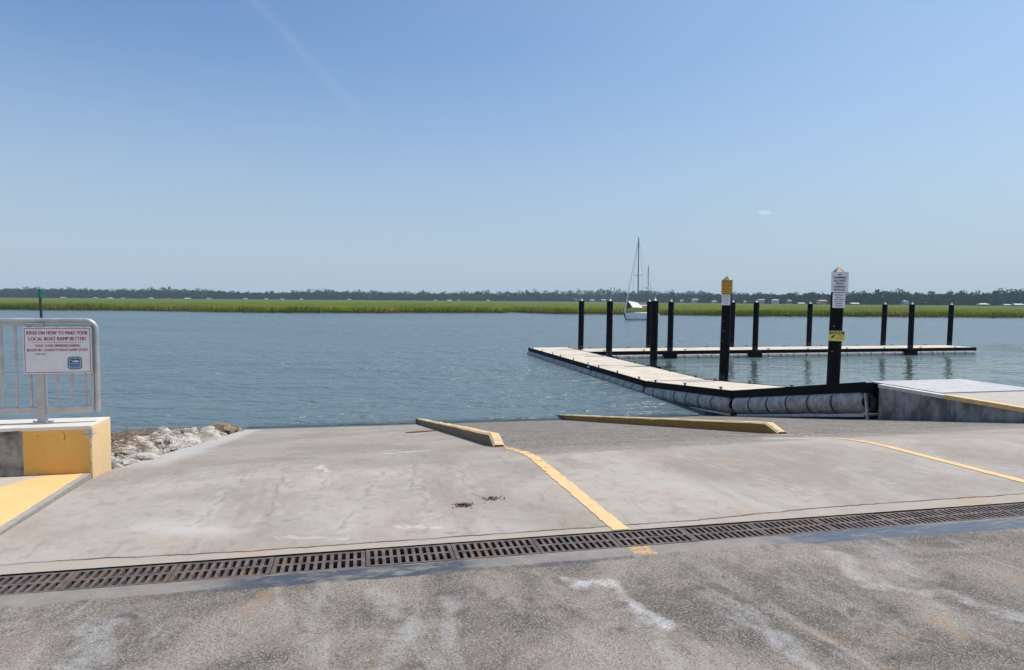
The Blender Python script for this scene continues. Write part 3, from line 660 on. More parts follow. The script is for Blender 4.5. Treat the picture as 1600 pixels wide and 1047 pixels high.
# ================================================================== left landing, wall, fence and notice
mb = MB()
mb.box((-14, 4.75, -.25), (-2.625, 7.302, .02), lambda s, t, z: W(s, t, z), 0)
o = mb.build('landing', M['landing']); props(o, kind='structure')
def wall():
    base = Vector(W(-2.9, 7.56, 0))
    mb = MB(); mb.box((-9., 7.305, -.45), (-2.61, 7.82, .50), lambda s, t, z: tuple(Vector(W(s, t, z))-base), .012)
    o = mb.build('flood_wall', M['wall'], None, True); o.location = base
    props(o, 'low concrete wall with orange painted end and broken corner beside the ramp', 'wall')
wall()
def fence():
    base = Vector(W(-3.14, 7.55, .50))
    root = empty('guard_rail', base, 'silver metal guard rail with round corner on the low wall', 'railing')
    R = lambda s, t, z: tuple(Vector(W(s, t, z))-base)
    zt, sr, r = 1.545, -2.632, .1
    pts = [R(-8.5, 7.55, zt), R(sr-r-.3, 7.55, zt)]+[R(sr-r+r*math.sin(a_), 7.55, zt-r+r*math.cos(a_)) for a_ in np.linspace(0, PI/2, 9)]+[R(sr, 7.55, 1.), R(sr, 7.55, .60)]
    MB().tube(pts, .024, 14).build('top_rail', M['rail'], root, True)
    MB().box((-8.5, 7.53, 1.485), (sr-.035, 7.57, 1.51), R, .004).build('upper_bar', M['rail'], root)
    MB().box((-8.5, 7.53, .60), (sr-.035, 7.57, .665), R, .005).build('bottom_bar', M['rail'], root)
    MB().box((sr-.058, 7.535, .665), (sr-.03, 7.565, 1.485), R, .003).build('end_bar', M['rail'], root)
    s = -3.14+.135*0
    for sp in (-2.745, -2.864, -2.991, -3.237, -3.361, -3.483, -3.605, -3.727, -3.849):
        MB().box((sp-.0105, 7.54, .665), (sp+.0105, 7.56, 1.485), R).build('picket', M['rail'], root)
    for sp in (-3.14, -4.6):
        p_ = MB().box((sp-.036, 7.515, .504), (sp+.036, 7.585, 1.52), R, .004).build('post', M['rail'], root)
        MB().box((sp-.075, 7.48, .501), (sp+.075, 7.62, .513), R, .003).tube([R(sp+.055, 7.495, .513), R(sp+.055, 7.495, .535)], .012, 6).tube([R(sp-.055, 7.495, .513), R(sp-.055, 7.495, .535)], .012, 6).build('base_plate', M['galv'], p_)
fence()
def frame_of(base, along, up=Vector((0, 0, 1))):          # a flat sign's local frame: x along, y up, z towards the viewer
    n = along.cross(up).normalized(); return Matrix(((along.x, up.x, n.x, base.x), (along.y, up.y, n.y, base.y), (along.z, up.z, n.z, base.z), (0, 0, 0, 1)))
def flat(name, verts2, faces, mat, parent, z): return raw(name, [(x, y, z) for x, y in verts2], faces, mat, parent)
def rrect(w_, h_, r, n=5):
    out = []
    for cx, cy, a0 in ((w_/2-r, h_/2-r, 0), (-w_/2+r, h_/2-r, 90), (-w_/2+r, -h_/2+r, 180), (w_/2-r, -h_/2+r, 270)):
        for k in range(n+1): a_ = rad(a0+90*k/n); out.append((cx+r*math.cos(a_), cy+r*math.sin(a_)))
    return out
def plate(name, w_, h_, r, d, mat, parent, z0=0., dy=0., dx=0.):
    q = rrect(w_, h_, r); n = len(q)
    vs = [(x+dx, y+dy, z0) for x, y in q]+[(x+dx, y+dy, z0+d) for x, y in q]
    fs = [tuple(range(n))[::-1], tuple(range(n, 2*n))]+[(i, (i+1) % n, n+(i+1) % n, n+i) for i in range(n)]
    return raw(name, vs, fs, mat, parent)
def ring(name, w_, h_, r, th, mat, parent, z, dx=0., dy=0.):
    a_ = rrect(w_, h_, r); b_ = rrect(w_-2*th, h_-2*th, max(.0005, r-th)); n = len(a_)
    vs = [(x+dx, y+dy, z) for x, y in a_]+[(x+dx, y+dy, z) for x, y in b_]
    return raw(name, vs, [(i, (i+1) % n, n+(i+1) % n, n+i) for i in range(n)], mat, parent)
def lettering(parent, lines, mat, z=.0035):
    for txt, cx, cy, w_, h_, bold in lines:
        if txt is None:                                 # a line too small to read in the photo: broken word-length strokes
            r = random.Random(int(cx*977+cy*7919+w_*3571)); x = -w_/2; V3, F3 = [], []
            while x < w_/2-h_*.3:
                l = min(r.uniform(.5, .95)*h_, w_/2-x); k = len(V3); u, d = r.uniform(.3, .48)*h_, r.uniform(.3, .48)*h_
                V3 += [(cx+x, cy-d, z), (cx+x+l, cy-d, z), (cx+x+l, cy+u, z), (cx+x, cy+u, z)]; F3.append((k, k+1, k+2, k+3)); x += l+h_*(.16 if r.random() < .75 else .6)
            raw('lettering', V3, F3, mat, parent); continue
        vs, fs = text_mesh(txt, w_, h_, 0.)
        V3, F3 = [], []
        for i, dx in enumerate((-.5, .5, 0) if bold else (0,)):
            k = len(V3); V3 += [(x+cx+dx*h_*.1, y+cy, z+i*.00015) for x, y in vs]; F3 += [tuple(q+k for q in f) for f in fs]
        raw('lettering', V3, F3, mat, parent)
ALONG = Vector((CA, SA, 0))
def notice():
    root = empty('notice_board', (0, 0, 0), 'white survey notice with maroon lettering hung on the guard rail', 'sign')
    root.matrix_world = frame_of(Vector(W(-2.968, 7.505, 1.242)), ALONG)
    wd, hh = .612, .47
    pl = plate('board', wd, hh, .006, .003, M['white'], root)
    ring('border', wd-.02, hh-.02, .004, .006, M['maroon'], root, .0036)
    lettering(root, [('IDEAS ON HOW TO MAKE YOUR', 0, .178, .545, .036, .022), ('LOCAL BOAT RAMP BETTER?', 0, .118, .512, .036, .022),
                     ('VOICE YOUR OPINIONS DURING', 0, .048, .40, .025, .02), ("BEAUFORT COUNTY'S BOAT RAMP STUDY", 0, .005, .545, .026, .02)], M['maroon'])
    lettering(root, [(None, -.155, -.036, .10, .011, .008)], M['ink'])
    flat('rule', [(-.23, .0795), (.23, .0795), (.23, .083), (-.23, .083)], [(0, 1, 2, 3)], M['maroon'], root, .0034)
    # county logo: green rounded frame, pale mount, navy picture with a white bird and water lines
    lx, ly = .15, -.13
    q = rrect(.132, .132, .03); em = flat('emblem', [(x+lx, y+ly) for x, y in q], [tuple(range(len(q)))], M['teal'], root, .0032)
    ring('emblem_frame', .132, .132, .03, .014, M['green'], em, .0037, lx, ly)
    q = rrect(.092, .092, .004); flat('emblem_sky', [(x+lx, y+ly) for x, y in q], [tuple(range(len(q)))], M['navy'], em, .0035)
    flat('emblem_water', [(lx-.045, ly-.045), (lx+.045, ly-.045), (lx+.045, ly-.012), (lx+.01, ly-.006), (lx-.045, ly-.016)], [(0, 1, 2, 3, 4)], M['blue'], em, .0038)
    flat('emblem_bird', [(lx-.044, ly+.034), (lx-.005, ly+.02), (lx+.008, ly+.036), (lx+.02, ly+.02), (lx+.03, ly+.03), (lx+.04, ly+.012), (lx+.01, ly+.008), (lx-.015, ly+.012)], [(0, 7, 1), (1, 7, 6, 2), (2, 6, 3), (3, 6, 5, 4)], M['white'], em, .0040)
    flat('emblem_wave', [(lx-.04, ly-.006), (lx+.042, ly-.002), (lx+.042, ly+.002), (lx-.04, ly-.001)], [(0, 1, 2, 3)], M['white'], em, .0042)
notice()

# ================================================================== right abutment
def abutment():
    base = Vector(W(13.9, 12.0, -.22)); R = lambda s, t, z: tuple(Vector(W(s, t, z))-base)
    root = empty('abutment', base, 'stained concrete abutment with yellow nosing at the shore end of the dock', 'abutment')
    for t0_, t1_ in ((4.8, 9.0), (9.012, 11.5), (11.512, 13.62)):
        vs = []
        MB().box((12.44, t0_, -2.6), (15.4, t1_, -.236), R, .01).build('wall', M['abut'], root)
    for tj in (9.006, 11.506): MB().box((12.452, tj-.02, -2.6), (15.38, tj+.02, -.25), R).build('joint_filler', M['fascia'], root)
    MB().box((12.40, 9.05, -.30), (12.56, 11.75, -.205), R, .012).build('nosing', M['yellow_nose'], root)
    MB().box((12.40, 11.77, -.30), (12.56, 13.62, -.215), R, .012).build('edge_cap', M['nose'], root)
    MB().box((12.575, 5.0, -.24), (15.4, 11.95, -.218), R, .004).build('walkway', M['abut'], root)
    MB().tube([R(12.40, 9.62, -1.2), R(12.40, 9.62, -.33)], .022, 8).build('conduit', M['galv'], root)
    o = MB().box((12.60, 12.02, -.2365), (15.42, 14.1, -.202), R, .004).build('hinge_plate', M['plate'], root)
abutment()

# ================================================================== dock sections
def pipe_mesh(fn, sa, L, rad_, zc):
    """corrugated pipe along local y from .12 to L-.12"""
    seg = 20; pitch = .115; nr = int((L-.3)/pitch*8); vs = []; fs = []
    for k in range(nr+1):
        y = .15+(L-.3)*k/nr; r = rad_*(1+.075*math.cos(2*PI*(y-.15)/pitch))
        if k in (0, nr): r *= .5
        for q in range(seg):
            a_ = 2*PI*q/seg; r2 = r if k in (0, nr) else rad_*(1.03-.17*max(0, math.cos(2*PI*(y-.15)/pitch+1.5*a_))**3); vs.append(fn(sa+r2*math.cos(a_), y, zc+r2*math.sin(a_)))
    for k in range(nr):
        for q in range(seg): fs.append((k*seg+q, k*seg+(q+1) % seg, (k+1)*seg+(q+1) % seg, (k+1)*seg+q))
    fs.append(tuple(range(seg))); fs.append(tuple(nr*seg+q for q in range(seg))[::-1])
    return vs, fs
def dock_section(W_, L, org, ydir, slope, label, group, skid=False, end_fascia=(True, True), legs=False, reflector=False, cleats=(0.12, .5, .88)):
    """local x across (0..W_), y along, z up from the deck; org = world point of the (0,0) deck corner"""
    yd = Vector(ydir); yh = Vector((yd.x, yd.y, 0)).normalized(); xd = Vector((yh.y, -yh.x, 0)); yv = (yh*math.cos(slope)+Vector((0, 0, math.sin(slope)))); zd = xd.cross(yv)
    root = empty('dock_section', org, label, 'dock', group)
    F = lambda x, y, z: tuple(xd*x+yv*y+zd*z)
    MB().box((.055, .03, -.10), (W_-.055, L-.03, .0), F, .006).build('deck', M['deck'], root)
    for x0, x1 in ((0, .053), (W_-.053, W_)):
        MB().box((x0, .0, -.26), (x1, L, .015), F, .006).build('fascia', M['fascia'], root)
    for e, y0, y1 in ((end_fascia[0], -.0, .028), (end_fascia[1], L-.028, L)):
        if e: MB().box((.055, y0, -.25), (W_-.055, y1, -.005), F, .004).build('end_board', M['fascia'], root)
    R = .285; zc = -.26-R*.80
    for x in (.16, W_-.16):
        vs, fs = pipe_mesh(F, x, L, R, zc); p_ = raw('float_pipe', vs, fs, M['pipe'], root, True)
        n = int(round(L/1.05))
        for k in range(1, n):
            y = .15+(L-.3)*k/n; sg = 24; v2 = []; f2 = []
            for yy in (y-.028, y+.028):
                for q in range(sg): a_ = 2*PI*q/sg; v2.append(F(x+(R*1.075)*math.cos(a_), yy, zc+R*1.075*math.sin(a_)))
            for q in range(sg): f2.append((q, (q+1) % sg, sg+(q+1) % sg, sg+q))
            raw('strap', v2, f2, M['strap'], p_)
            sx = -1 if x < W_/2 else 1
            MB().box((min(x+sx*.17, x+sx*.2), y-.035, -.40), (max(x+sx*.17, x+sx*.2), y+.035, -.255), F, .004).build('hanger', M['galv'], p_)
    for fr in cleats:
        y = L*fr
        for x in (.12, W_-.12):
            MB().tube([F(x, y-.12, .075), F(x, y-.06, .085), F(x, y+.06, .085), F(x, y+.12, .075)], [.012, .018, .018, .012], 8).tube([F(x, y-.04, .0), F(x, y-.04, .08)], .018, 8).tube([F(x, y+.04, .0), F(x, y+.04, .08)], .018, 8).build('cleat', M['strap'], root, True)
    if skid:
        for x in (.03, W_-.09): MB().box((x, .15, zc-R-.09), (x+.06, L-.15, zc-R-.01), F, .006).build('skid_rail', M['galv'], root)
    if reflector:
        MB().box((-.012, .25, -.15), (-.001, .55, -.06), F).build('reflector', M['white'], root)
    return root, F
RV = Vector((-SA, CA, 0)); SV = Vector((CA, SA, 0)); DW = 3.08; S3 = 12.322
ZD = ZW+.5
# bridge ramp and the next float lie on the slope, the other three float level
def sec(t_a, z_a, t_b, z_b, label, **k):
    L = math.hypot(t_b-t_a, z_b-z_a)-.03
    return dock_section(DW, L, Vector(W(S3, t_a, z_a)), RV, math.atan2(z_b-z_a, t_b-t_a), label, 'float sections leading out from the shore', **k)
r1, F1 = sec(13.98, -.215, 19.98, -1.25, 'sloping gangway float with exposed corrugated pipes next to the concrete abutment', skid=True, cleats=())
for x in (.06, DW-.06):                                 # stand at the hinge end
    L = r1.location
    MB().box((x-.03, .03, -1.02), (x+.03, .09, -.26), F1, .004).build('leg', M['galv'], r1)
    MB().tube([F1(x, .06, -.85), F1(x, .62, -.28)], .025, 8).tube([F1(x, .06, -.28), F1(x, .34, -.50)], .02, 8).build('brace', M['galv'], r1)
MB().box((.09, .03, -.85), (DW-.09, .09, -.79), F1, .004).build('crossbar', M['galv'], r1)
sec(20.02, -1.256, 26.95, -1.775, 'tilted float section between the sloping gangway and the level floats', skid=True, reflector=False)
sec(26.99, ZD, 33.85, ZD, 'level float section of the long walkway, nearest of three to shore')
sec(33.88, ZD, 40.72, ZD, 'level float section in the middle of the long walkway', reflector=True)
sec(40.75, ZD, 47.62, ZD, 'outermost float section of the long walkway, ending in open water')
FT = 43.05
far = [(15.46, 21.45, 'far float section joined to the end of the long walkway'), (21.48, 28.22, 'far float section right of the moored sailboat'), (28.25, 35.0, 'far float section in the middle of the cross dock'),
       (35.03, 41.8, 'far float section between the middle and the last of the cross dock'), (41.83, 48.45, 'last float section at the free end of the cross dock')]
for k, (a_, b_, lab) in enumerate(far):
    # local y along +s, local x must point towards -t: x = (yh.y, -yh.x) -> for +s that is -t, so start from the far side
    rt, F = dock_section(DW, b_-a_, Vector(W(a_, FT+DW, ZD)), SV, 0., lab, 'float sections of the far cross dock', cleats=(.2, .7))
    if k in (2, 4): MB().box((DW+.001, .12, -.14), (DW+.014, .62, -.05), F).build('reflector', M['white'], rt)

# ================================================================== piles
def pile_protos():
    root = empty('dock_pile', (0, 0, ZW), 'x', 'pile'); r = .20; top = 1.74-ZW; sg = 24
    MB().tube([(0, 0, -2.5), (0, 0, 0), (0, 0, top-.03), (0, 0, top)], [r, r, r, r-.012], sg).build('shaft', M['black'], root, True)
    MB().tube([(0, 0, top), (0, 0, top+.02), (0, 0, top+.05), (0, 0, top+.22)], [r*.7, r*.7, r*.45, .03], 16).build('cap', M['cap'], root, True)
    for zz in (.7, 1.0): MB().tube([(r*.55, -r*.86, top-zz), (r*.62, -r*.98, top-zz)], .018, 6).build('bolt', M['cap'], root)
    return root
P0 = pile_protos()
piles = [(15.66, 45.3, 1.75, 'black pile at the corner where walkway and cross dock meet, leftmost of all'),
         (15.66, 39.75, 1.76, 'black pile between the leftmost pile and the moored sailboat'),
         (15.66, 33.16, 1.79, 'thick near black pile standing just right of the sailboat hull'),
         (21.5, 46.42, 1.74, 'black pile half hidden behind the thick pile beside the sailboat'),
         (21.46, 42.80, 1.74, 'black pile right of the sailboat, in front of the cross dock'),
         (28.53, 46.42, 1.73, 'black pile behind the cross dock just right of the orange signed pile'),
         (28.23, 42.80, 1.74, 'black pile in front of the cross dock, second right of the orange signed pile'),
         (35.5, 46.42, 1.66, 'black pile behind the cross dock just left of the swimming sign pile'),
         (42.61, 46.42, 1.65, 'black pile behind the cross dock, first right of the swimming sign pile'),
         (41.82, 42.80, 1.68, 'black pile in front of the cross dock, middle of its three rightmost piles'),
         (49.35, 46.42, 1.64, 'rightmost black pile, near the free end of the cross dock')]
for k, (s, t, zt, lab) in enumerate(piles):
    o = P0 if k == 0 else copy_tree(P0)
    x, y, _ = W(s, t, 0); o.location = (x, y, ZW+zt-1.74); o.rotation_euler = (rad(random.uniform(-.5, .5)), rad(random.uniform(.0, .7)), random.uniform(-.3, .3))
    props(o, lab, 'pile', 'black piles that hold the docks')
    if t < 43 and t > 42 or s < 16:                      # the guide that ties the float to the pile
        base = Vector(o.location)
        c = (s, t)
        z0 = ZD-.05
        hoop = empty('pile_guide', (x, y, z0), 'black guide frame round the ' + {0: 'corner pile', 1: 'pile left of the sailboat', 2: 'thick pile by the sailboat', 4: 'front pile right of the sailboat', 6: 'front pile right of the orange sign', 9: 'front pile of the three rightmost'}[k], 'pile guide', 'guides that tie the floats to the piles')
        R = lambda s_, t_, z_: tuple(Vector(W(s_, t_, z_))-Vector((x, y, z0)))
        h0, h1 = (ZD-.50, ZD-.04) if t > 42 and s > 16 else (ZD-.22, ZD-.02)
        g = .245; e = .05
        if s > 16: bars = [((-.42, -.30), (.42, -.245)), ((-.42, -.245), (-.36, .23)), ((.36, -.245), (.42, .23))]
        else: bars = [((.245, -.36), (.30, .36)), ((-.24, -.36), (.245, -.30)), ((-.24, .30), (.245, .36))]
        for (sa, ta), (sb, tb) in bars: MB().box((s+sa, t+ta, h0), (s+sb, t+tb, h1), R, .006).build('bar', M['fascia'], hoop)

def sign_pile(s, t, top, label):
    x, y, _ = W(s, t, 0); root = empty('sign_pile', (x, y, ZW), label, 'pile', 'tall piles with signs')
    H = top-ZW; r = .205
    MB().tube([(0, 0, -2.2), (0, 0, 0), (0, 0, H-.2)], r, 28).build('shaft', M['black'], root, True)
    MB().tube([(0, 0, H-.2), (0, 0, H-.14)], r*1.03, 28).build('collar', M['fascia'], root, True)
    MB().tube([(0, 0, H-.14), (0, 0, H-.135), (0, 0, H+.05)], [r*1.0, r*1.08, .012], 8).build('cap', M['sheet'], root)
    for zz, an in ((1.95, -2.3), (2.35, -2.35), (2.8, -2.4)): MB().tube([(r*.96*math.cos(an), r*.96*math.sin(an), H-zz), (r*1.06*math.cos(an), r*1.06*math.sin(an), H-zz)], .016, 6).build('bolt', M['cap'], root)
    root.rotation_euler = (0, rad(1.0), 0)
    return root
spA = sign_pile(15.66, 26.06, 2.86, 'tall black pile with copper cap carrying the orange sign')
spB = sign_pile(15.66, 19.21, 2.93, 'tall black pile with copper cap carrying the swimming sign')
def pile_sign(name, s, t, z, w_, h_, face, label, lines, ink, border=None, dx=0., back=None, yaw=0.):
    x, y, _ = W(s, t, 0); d = Vector((-x, -y, 0)).normalized(); d = Matrix.Rotation(yaw, 3, 'Z') @ d
    al = Vector((0, 0, 1)).cross(d).normalized()
    c = Vector((x, y, z)) + d*.212 + al*dx + Vector(((z+.2)*math.tan(rad(1.0)) if False else (z-ZW)*math.sin(rad(1.0)), 0, 0))
    root = empty(name, (0, 0, 0), label, 'sign'); root.matrix_world = frame_of(c, al)
    plate('board', w_, h_, .03, .004, face, root)
    if border: ring('border', w_-.03, h_-.03, .022, .012, border, root, .0055)
    lettering(root, lines, ink, .0065)
    for yy in (h_/2-.03, -h_/2+.03): MB().tube([(0, yy, -.012), (0, yy, .011)], .012, 8).build('bolt', M['galv'], root)
    return root
pile_sign('warning_sign', 15.66, 26.06, 2.42, .46, .60, M['signy'], 'orange yellow warning sign with dark lettering near the top of its pile',
          [(None, 0, .215, .33, .06, 0), (None, 0, .12, .36, .036, 0), (None, 0, .05, .35, .036, 0), (None, 0, -.02, .18, .036, 0), (None, 0, -.1, .36, .05, 0), (None, 0, -.2, .32, .036, 0)], M['brownink'], M['brownink'], dx=-.02)
pile_sign('notice_sign', 15.66, 26.06, 1.86, .36, .47, M['white'], 'pale grey notice below the orange sign on its pile',
          [(None, 0, .165, .24, .035, 0)] + [(None, 0, .095-.06*k, wd, .018, 0) for k, wd in enumerate((.26, .24, .27, .2, .23))], M['ink'], None, dx=-.035)
pile_sign('swimming_sign', 15.66, 19.21, 2.46, .52, .68, M['white'], 'white sign reading no swimming allowed from landing or float',
          [('NO', 0, .25, .10, .062, .012), ('SWIMMING', 0, .15, .38, .07, .012), ('ALLOWED', 0, .05, .35, .07, .012), ('FROM', 0, -.05, .21, .07, .012), ('LANDING', 0, -.15, .34, .07, .012), ('OR FLOAT', 0, -.25, .35, .07, .012)], M['ink'], None, dx=.05)
pile_sign('rules_sign', 15.66, 19.21, 1.85, .38, .50, M['white'], 'small grey rules plate just under the swimming sign',
          [(None, 0, .18-.072*k, wd, .034, 0) for k, wd in enumerate((.26, .17, .28, .25, .2, .24))], M['ink'], None, dx=.05)
cs = pile_sign('caution_sign', 15.66, 19.21, .66, .50, .34, M['signc'], 'small yellow caution sign low on the swimming sign pile', [(None, .115, .0, .16, .03, 0), (None, .1, -.08, .22, .034, 0)], M['ink'], None, dx=.04)
flat('header', [(-.225, .055), (.225, .055), (.225, .145), (-.225, .145)], [(0, 1, 2, 3)], M['ink'], cs, .0066)
lettering(cs, [('CAUTION', 0, .1, .32, .062, .014)], M['signc'], .0075)
flat('pictogram', [(-.2, -.03), (-.15, -.02), (-.11, .03), (-.06, .03), (-.03, 0), (-.06, -.01), (-.08, .005), (-.09, -.04), (-.04, -.05), (-.05, -.065), (-.12, -.055), (-.14, -.1), (-.165, -.1), (-.15, -.04)],
     [(0, 1, 13), (1, 2, 7, 13), (2, 3, 6, 7), (3, 4, 5, 6), (7, 8, 9, 10), (7, 10, 13), (10, 11, 12, 13)], M['ink'], cs, .0066)

# ================================================================== rip-rap beside the ramp
def bank_z(s, t):
    e = s_left(t); d = e-s
    return ramp_z(e, t)-.12+.21*min(1, max(0, d/.5))*(1-.75*min(1, max(0, t-12)/8))-.75*max(0, d-.8)
grid('bank', list(np.linspace(-14, -6.6, 6))+[-6., -5.4, -4.9, -4.5, -4.2, -3.9, -3.6, -3.35, -3.1, -2.9, -2.75, -2.64], list(np.arange(7.4, 25, .35)),
     lambda s, t: max(-5, bank_z(min(s, s_left(t)+.02), t)) + .05*math.sin(7*s+3*t)*math.cos(5*t), M['soil'])
M['rockw'] = mat_rock((.31, .28, .24), (.56, .53, .485), (.22, .175, .135)); M['rockb'] = mat_rock((.10, .072, .045), (.24, .175, .11), (.40, .35, .28)); M['rockg'] = mat_rock((.18, .17, .165), (.34, .325, .31), (.12, .11, .1))
def rock(c, size, mat, rnd, label, group):
    bm = bmesh.new(); bmesh.ops.create_icosphere(bm, subdivisions=3, radius=1)
    pl = [(Vector((rnd.gauss(0, 1), rnd.gauss(0, 1), rnd.gauss(0, 1))).normalized(), rnd.uniform(.48, .85)) for _ in range(9)]
    for v in bm.verts:
        for n_, d_ in pl:
            k = v.co.dot(n_)
            if k > d_: v.co -= n_*(k-d_)*1.0
        v.co *= rnd.uniform(.985, 1.015)
    sx, sy, sz = size*rnd.uniform(.8, 1.35), size*rnd.uniform(.7, 1.1), size*rnd.uniform(.5, .8)
    rm = Matrix.Rotation(rnd.uniform(0, 6.28), 3, 'Z') @ Matrix.Rotation(rnd.uniform(-.4, .4), 3, 'X')
    for v in bm.verts: v.co = rm @ Vector((v.co.x*sx, v.co.y*sy, v.co.z*sz))
    me = bpy.data.meshes.new('rock'); bm.to_mesh(me); bm.free()
    o = link('rock', me, mat); o.location = c; return props(o, label, 'rock', group)
rnd = random.Random(5)
for k in range(70):
    t = rnd.uniform(8.1, 17); s = s_left(t)-rnd.uniform(.04, .9)
    rock(W(s, t, bank_z(s, t)+.05), rnd.uniform(.045, .08), M['rockw'], rnd, 'fist sized pale stone lying between the rip-rap boulders', 'small stones among the rip-rap')
for k in range(225):
    t = 8.0+12.6*(k/225)**1.15+rnd.uniform(-.2, .2); e = s_left(t)
    d = rnd.uniform(.08, 1.15 if t < 12 else 1.3); s = e-d
    size = rnd.choice((.08, .1, .12, .14, .17, .22))*rnd.uniform(.85, 1.15)*(1+.03*(t-8)); z = bank_z(s, t)+size*.3
    outer = d > .8 and t > 11.5 or t > 17.5
    if k == 4: rock(W(-2.93, 8.28, -.2), .16, M['rockg'], rnd, 'dark grey wedge of rock against the end of the painted wall', None); continue
    if k == 9: rock(W(-3.2, 9.9, -.43), .30, M['rockw'], rnd, 'largest pale flat boulder in the middle of the dry reeds', None); continue
    if outer: rock(W(s, t, z), size*1.1, M['rockb'], rnd, 'brown weed stained rock at the water edge of the rip-rap', 'brown rip-rap rocks along the water')
    else: rock(W(s, t, z), size, M['rockw'], rnd, 'bleached white rip-rap rock heaped along the left ramp edge', 'white rip-rap rocks beside the ramp')
def wrack():
    mb = MB(); r = random.Random(9)
    for k in range(1500):
        t = r.uniform(8.0, 15.5)**1.0; 
        d = abs(r.gauss(.75, .33))+.05
        if r.random() < .35: t = r.uniform(8., 10.5); d = r.uniform(.15, 1.1)
        s = s_left(t)-d; z = bank_z(s, t)+.12+r.uniform(0, .13); a_ = r.gauss(.9, .7); L = r.uniform(.05, .2); w_ = r.uniform(.004, .009)
        dx, dy, dz = math.cos(a_)*L, math.sin(a_)*L, r.uniform(-.05, .05)
        p = Vector(W(s, t, z)); q = Vector((dx, dy, dz)); u = Vector((-dy, dx, 0)).normalized()*w_; up = Vector((0, 0, w_))
        mb.add([p-u, p+u, p+q, p+up*1.5], [(0, 1, 2), (0, 2, 3), (1, 3, 2)])
    o = mb.build('dry_reed_wrack', mat_leaf('dry_reeds', (.14, .085, .055), (.30, .205, .14), 5., .1)); props(o, 'brown dead reeds washed up among the white rocks', None, None, 'stuff')
wrack()
def tuft():
    b0 = Vector(W(-3.25, 10.3, -.32)); r = random.Random(2); mb = MB()
    for k in range(9):
        a_ = r.uniform(0, 6.28); h = r.uniform(.14, .3); l = r.uniform(.0, .07)
        mb.tube([(math.cos(a_)*.01, math.sin(a_)*.01, 0), (math.cos(a_)*l*.4, math.sin(a_)*l*.4, h*.6), (math.cos(a_)*l, math.sin(a_)*l, h)], [.006, .005, .001], 4)
    o = mb.build('grass_tuft', simple('pale_green_grass', (.28, .33, .22), .8)); o.location = b0; props(o, 'lone pale grass tuft growing from the white rocks', 'plant')
tuft()

# leaf litter and twigs on the ramp
def litter(s, t, n, rr, label, seed):
    r = random.Random(seed); b0 = Vector(W(s, t, ramp_z(s, t))); mb = MB()
    for k in range(n):
        a_ = r.uniform(0, 6.28); q = abs(r.gauss(0, rr)); px, pt = s+q*math.cos(a_)*1.3, t+q*math.sin(a_)
        z = ramp_z(px, pt)+.004+max(0, (rr*1.2-q))*.25*r.random(); a2 = r.uniform(0, 6.28); l = r.uniform(.006, .02)
        p = Vector(W(px, pt, z))-b0; d = Vector((math.cos(a2), math.sin(a2), r.uniform(-.2, .8)))*l; u = Vector((-d.y, d.x, r.uniform(0, .012)))*.45
        mb.add([p-d, p+u, p+d, p-u], [(0, 1, 2, 3)])
    o = mb.build('leaf_litter', M['leaf']); o.location = b0; props(o, label, 'leaf litter', 'dead leaves on the ramp')
litter(.89, 5.64, 240, .035, 'dense brown clump of dead leaves left of the long yellow line', 1)
litter(1.17, 5.79, 70, .06, 'sparse scatter of reddish leaf bits between the leaf clump and yellow line', 2)
def twig():
    pts = [(1.0, 14.6), (1.25, 14.85), (1.5, 15.05), (1.85, 15.15)]; b0 = Vector(W(1.4, 14.95, ramp_z(1.4, 14.95)))
    o = MB().tube([Vector(W(s, t, ramp_z(s, t)+.02))-b0 for s, t in pts], [.012, .02, .016, .006], 6).build('twig', M['twig']); o.location = b0
    props(o, 'bent brown twig lying on the ramp near the left kerb', 'twig')
twig()

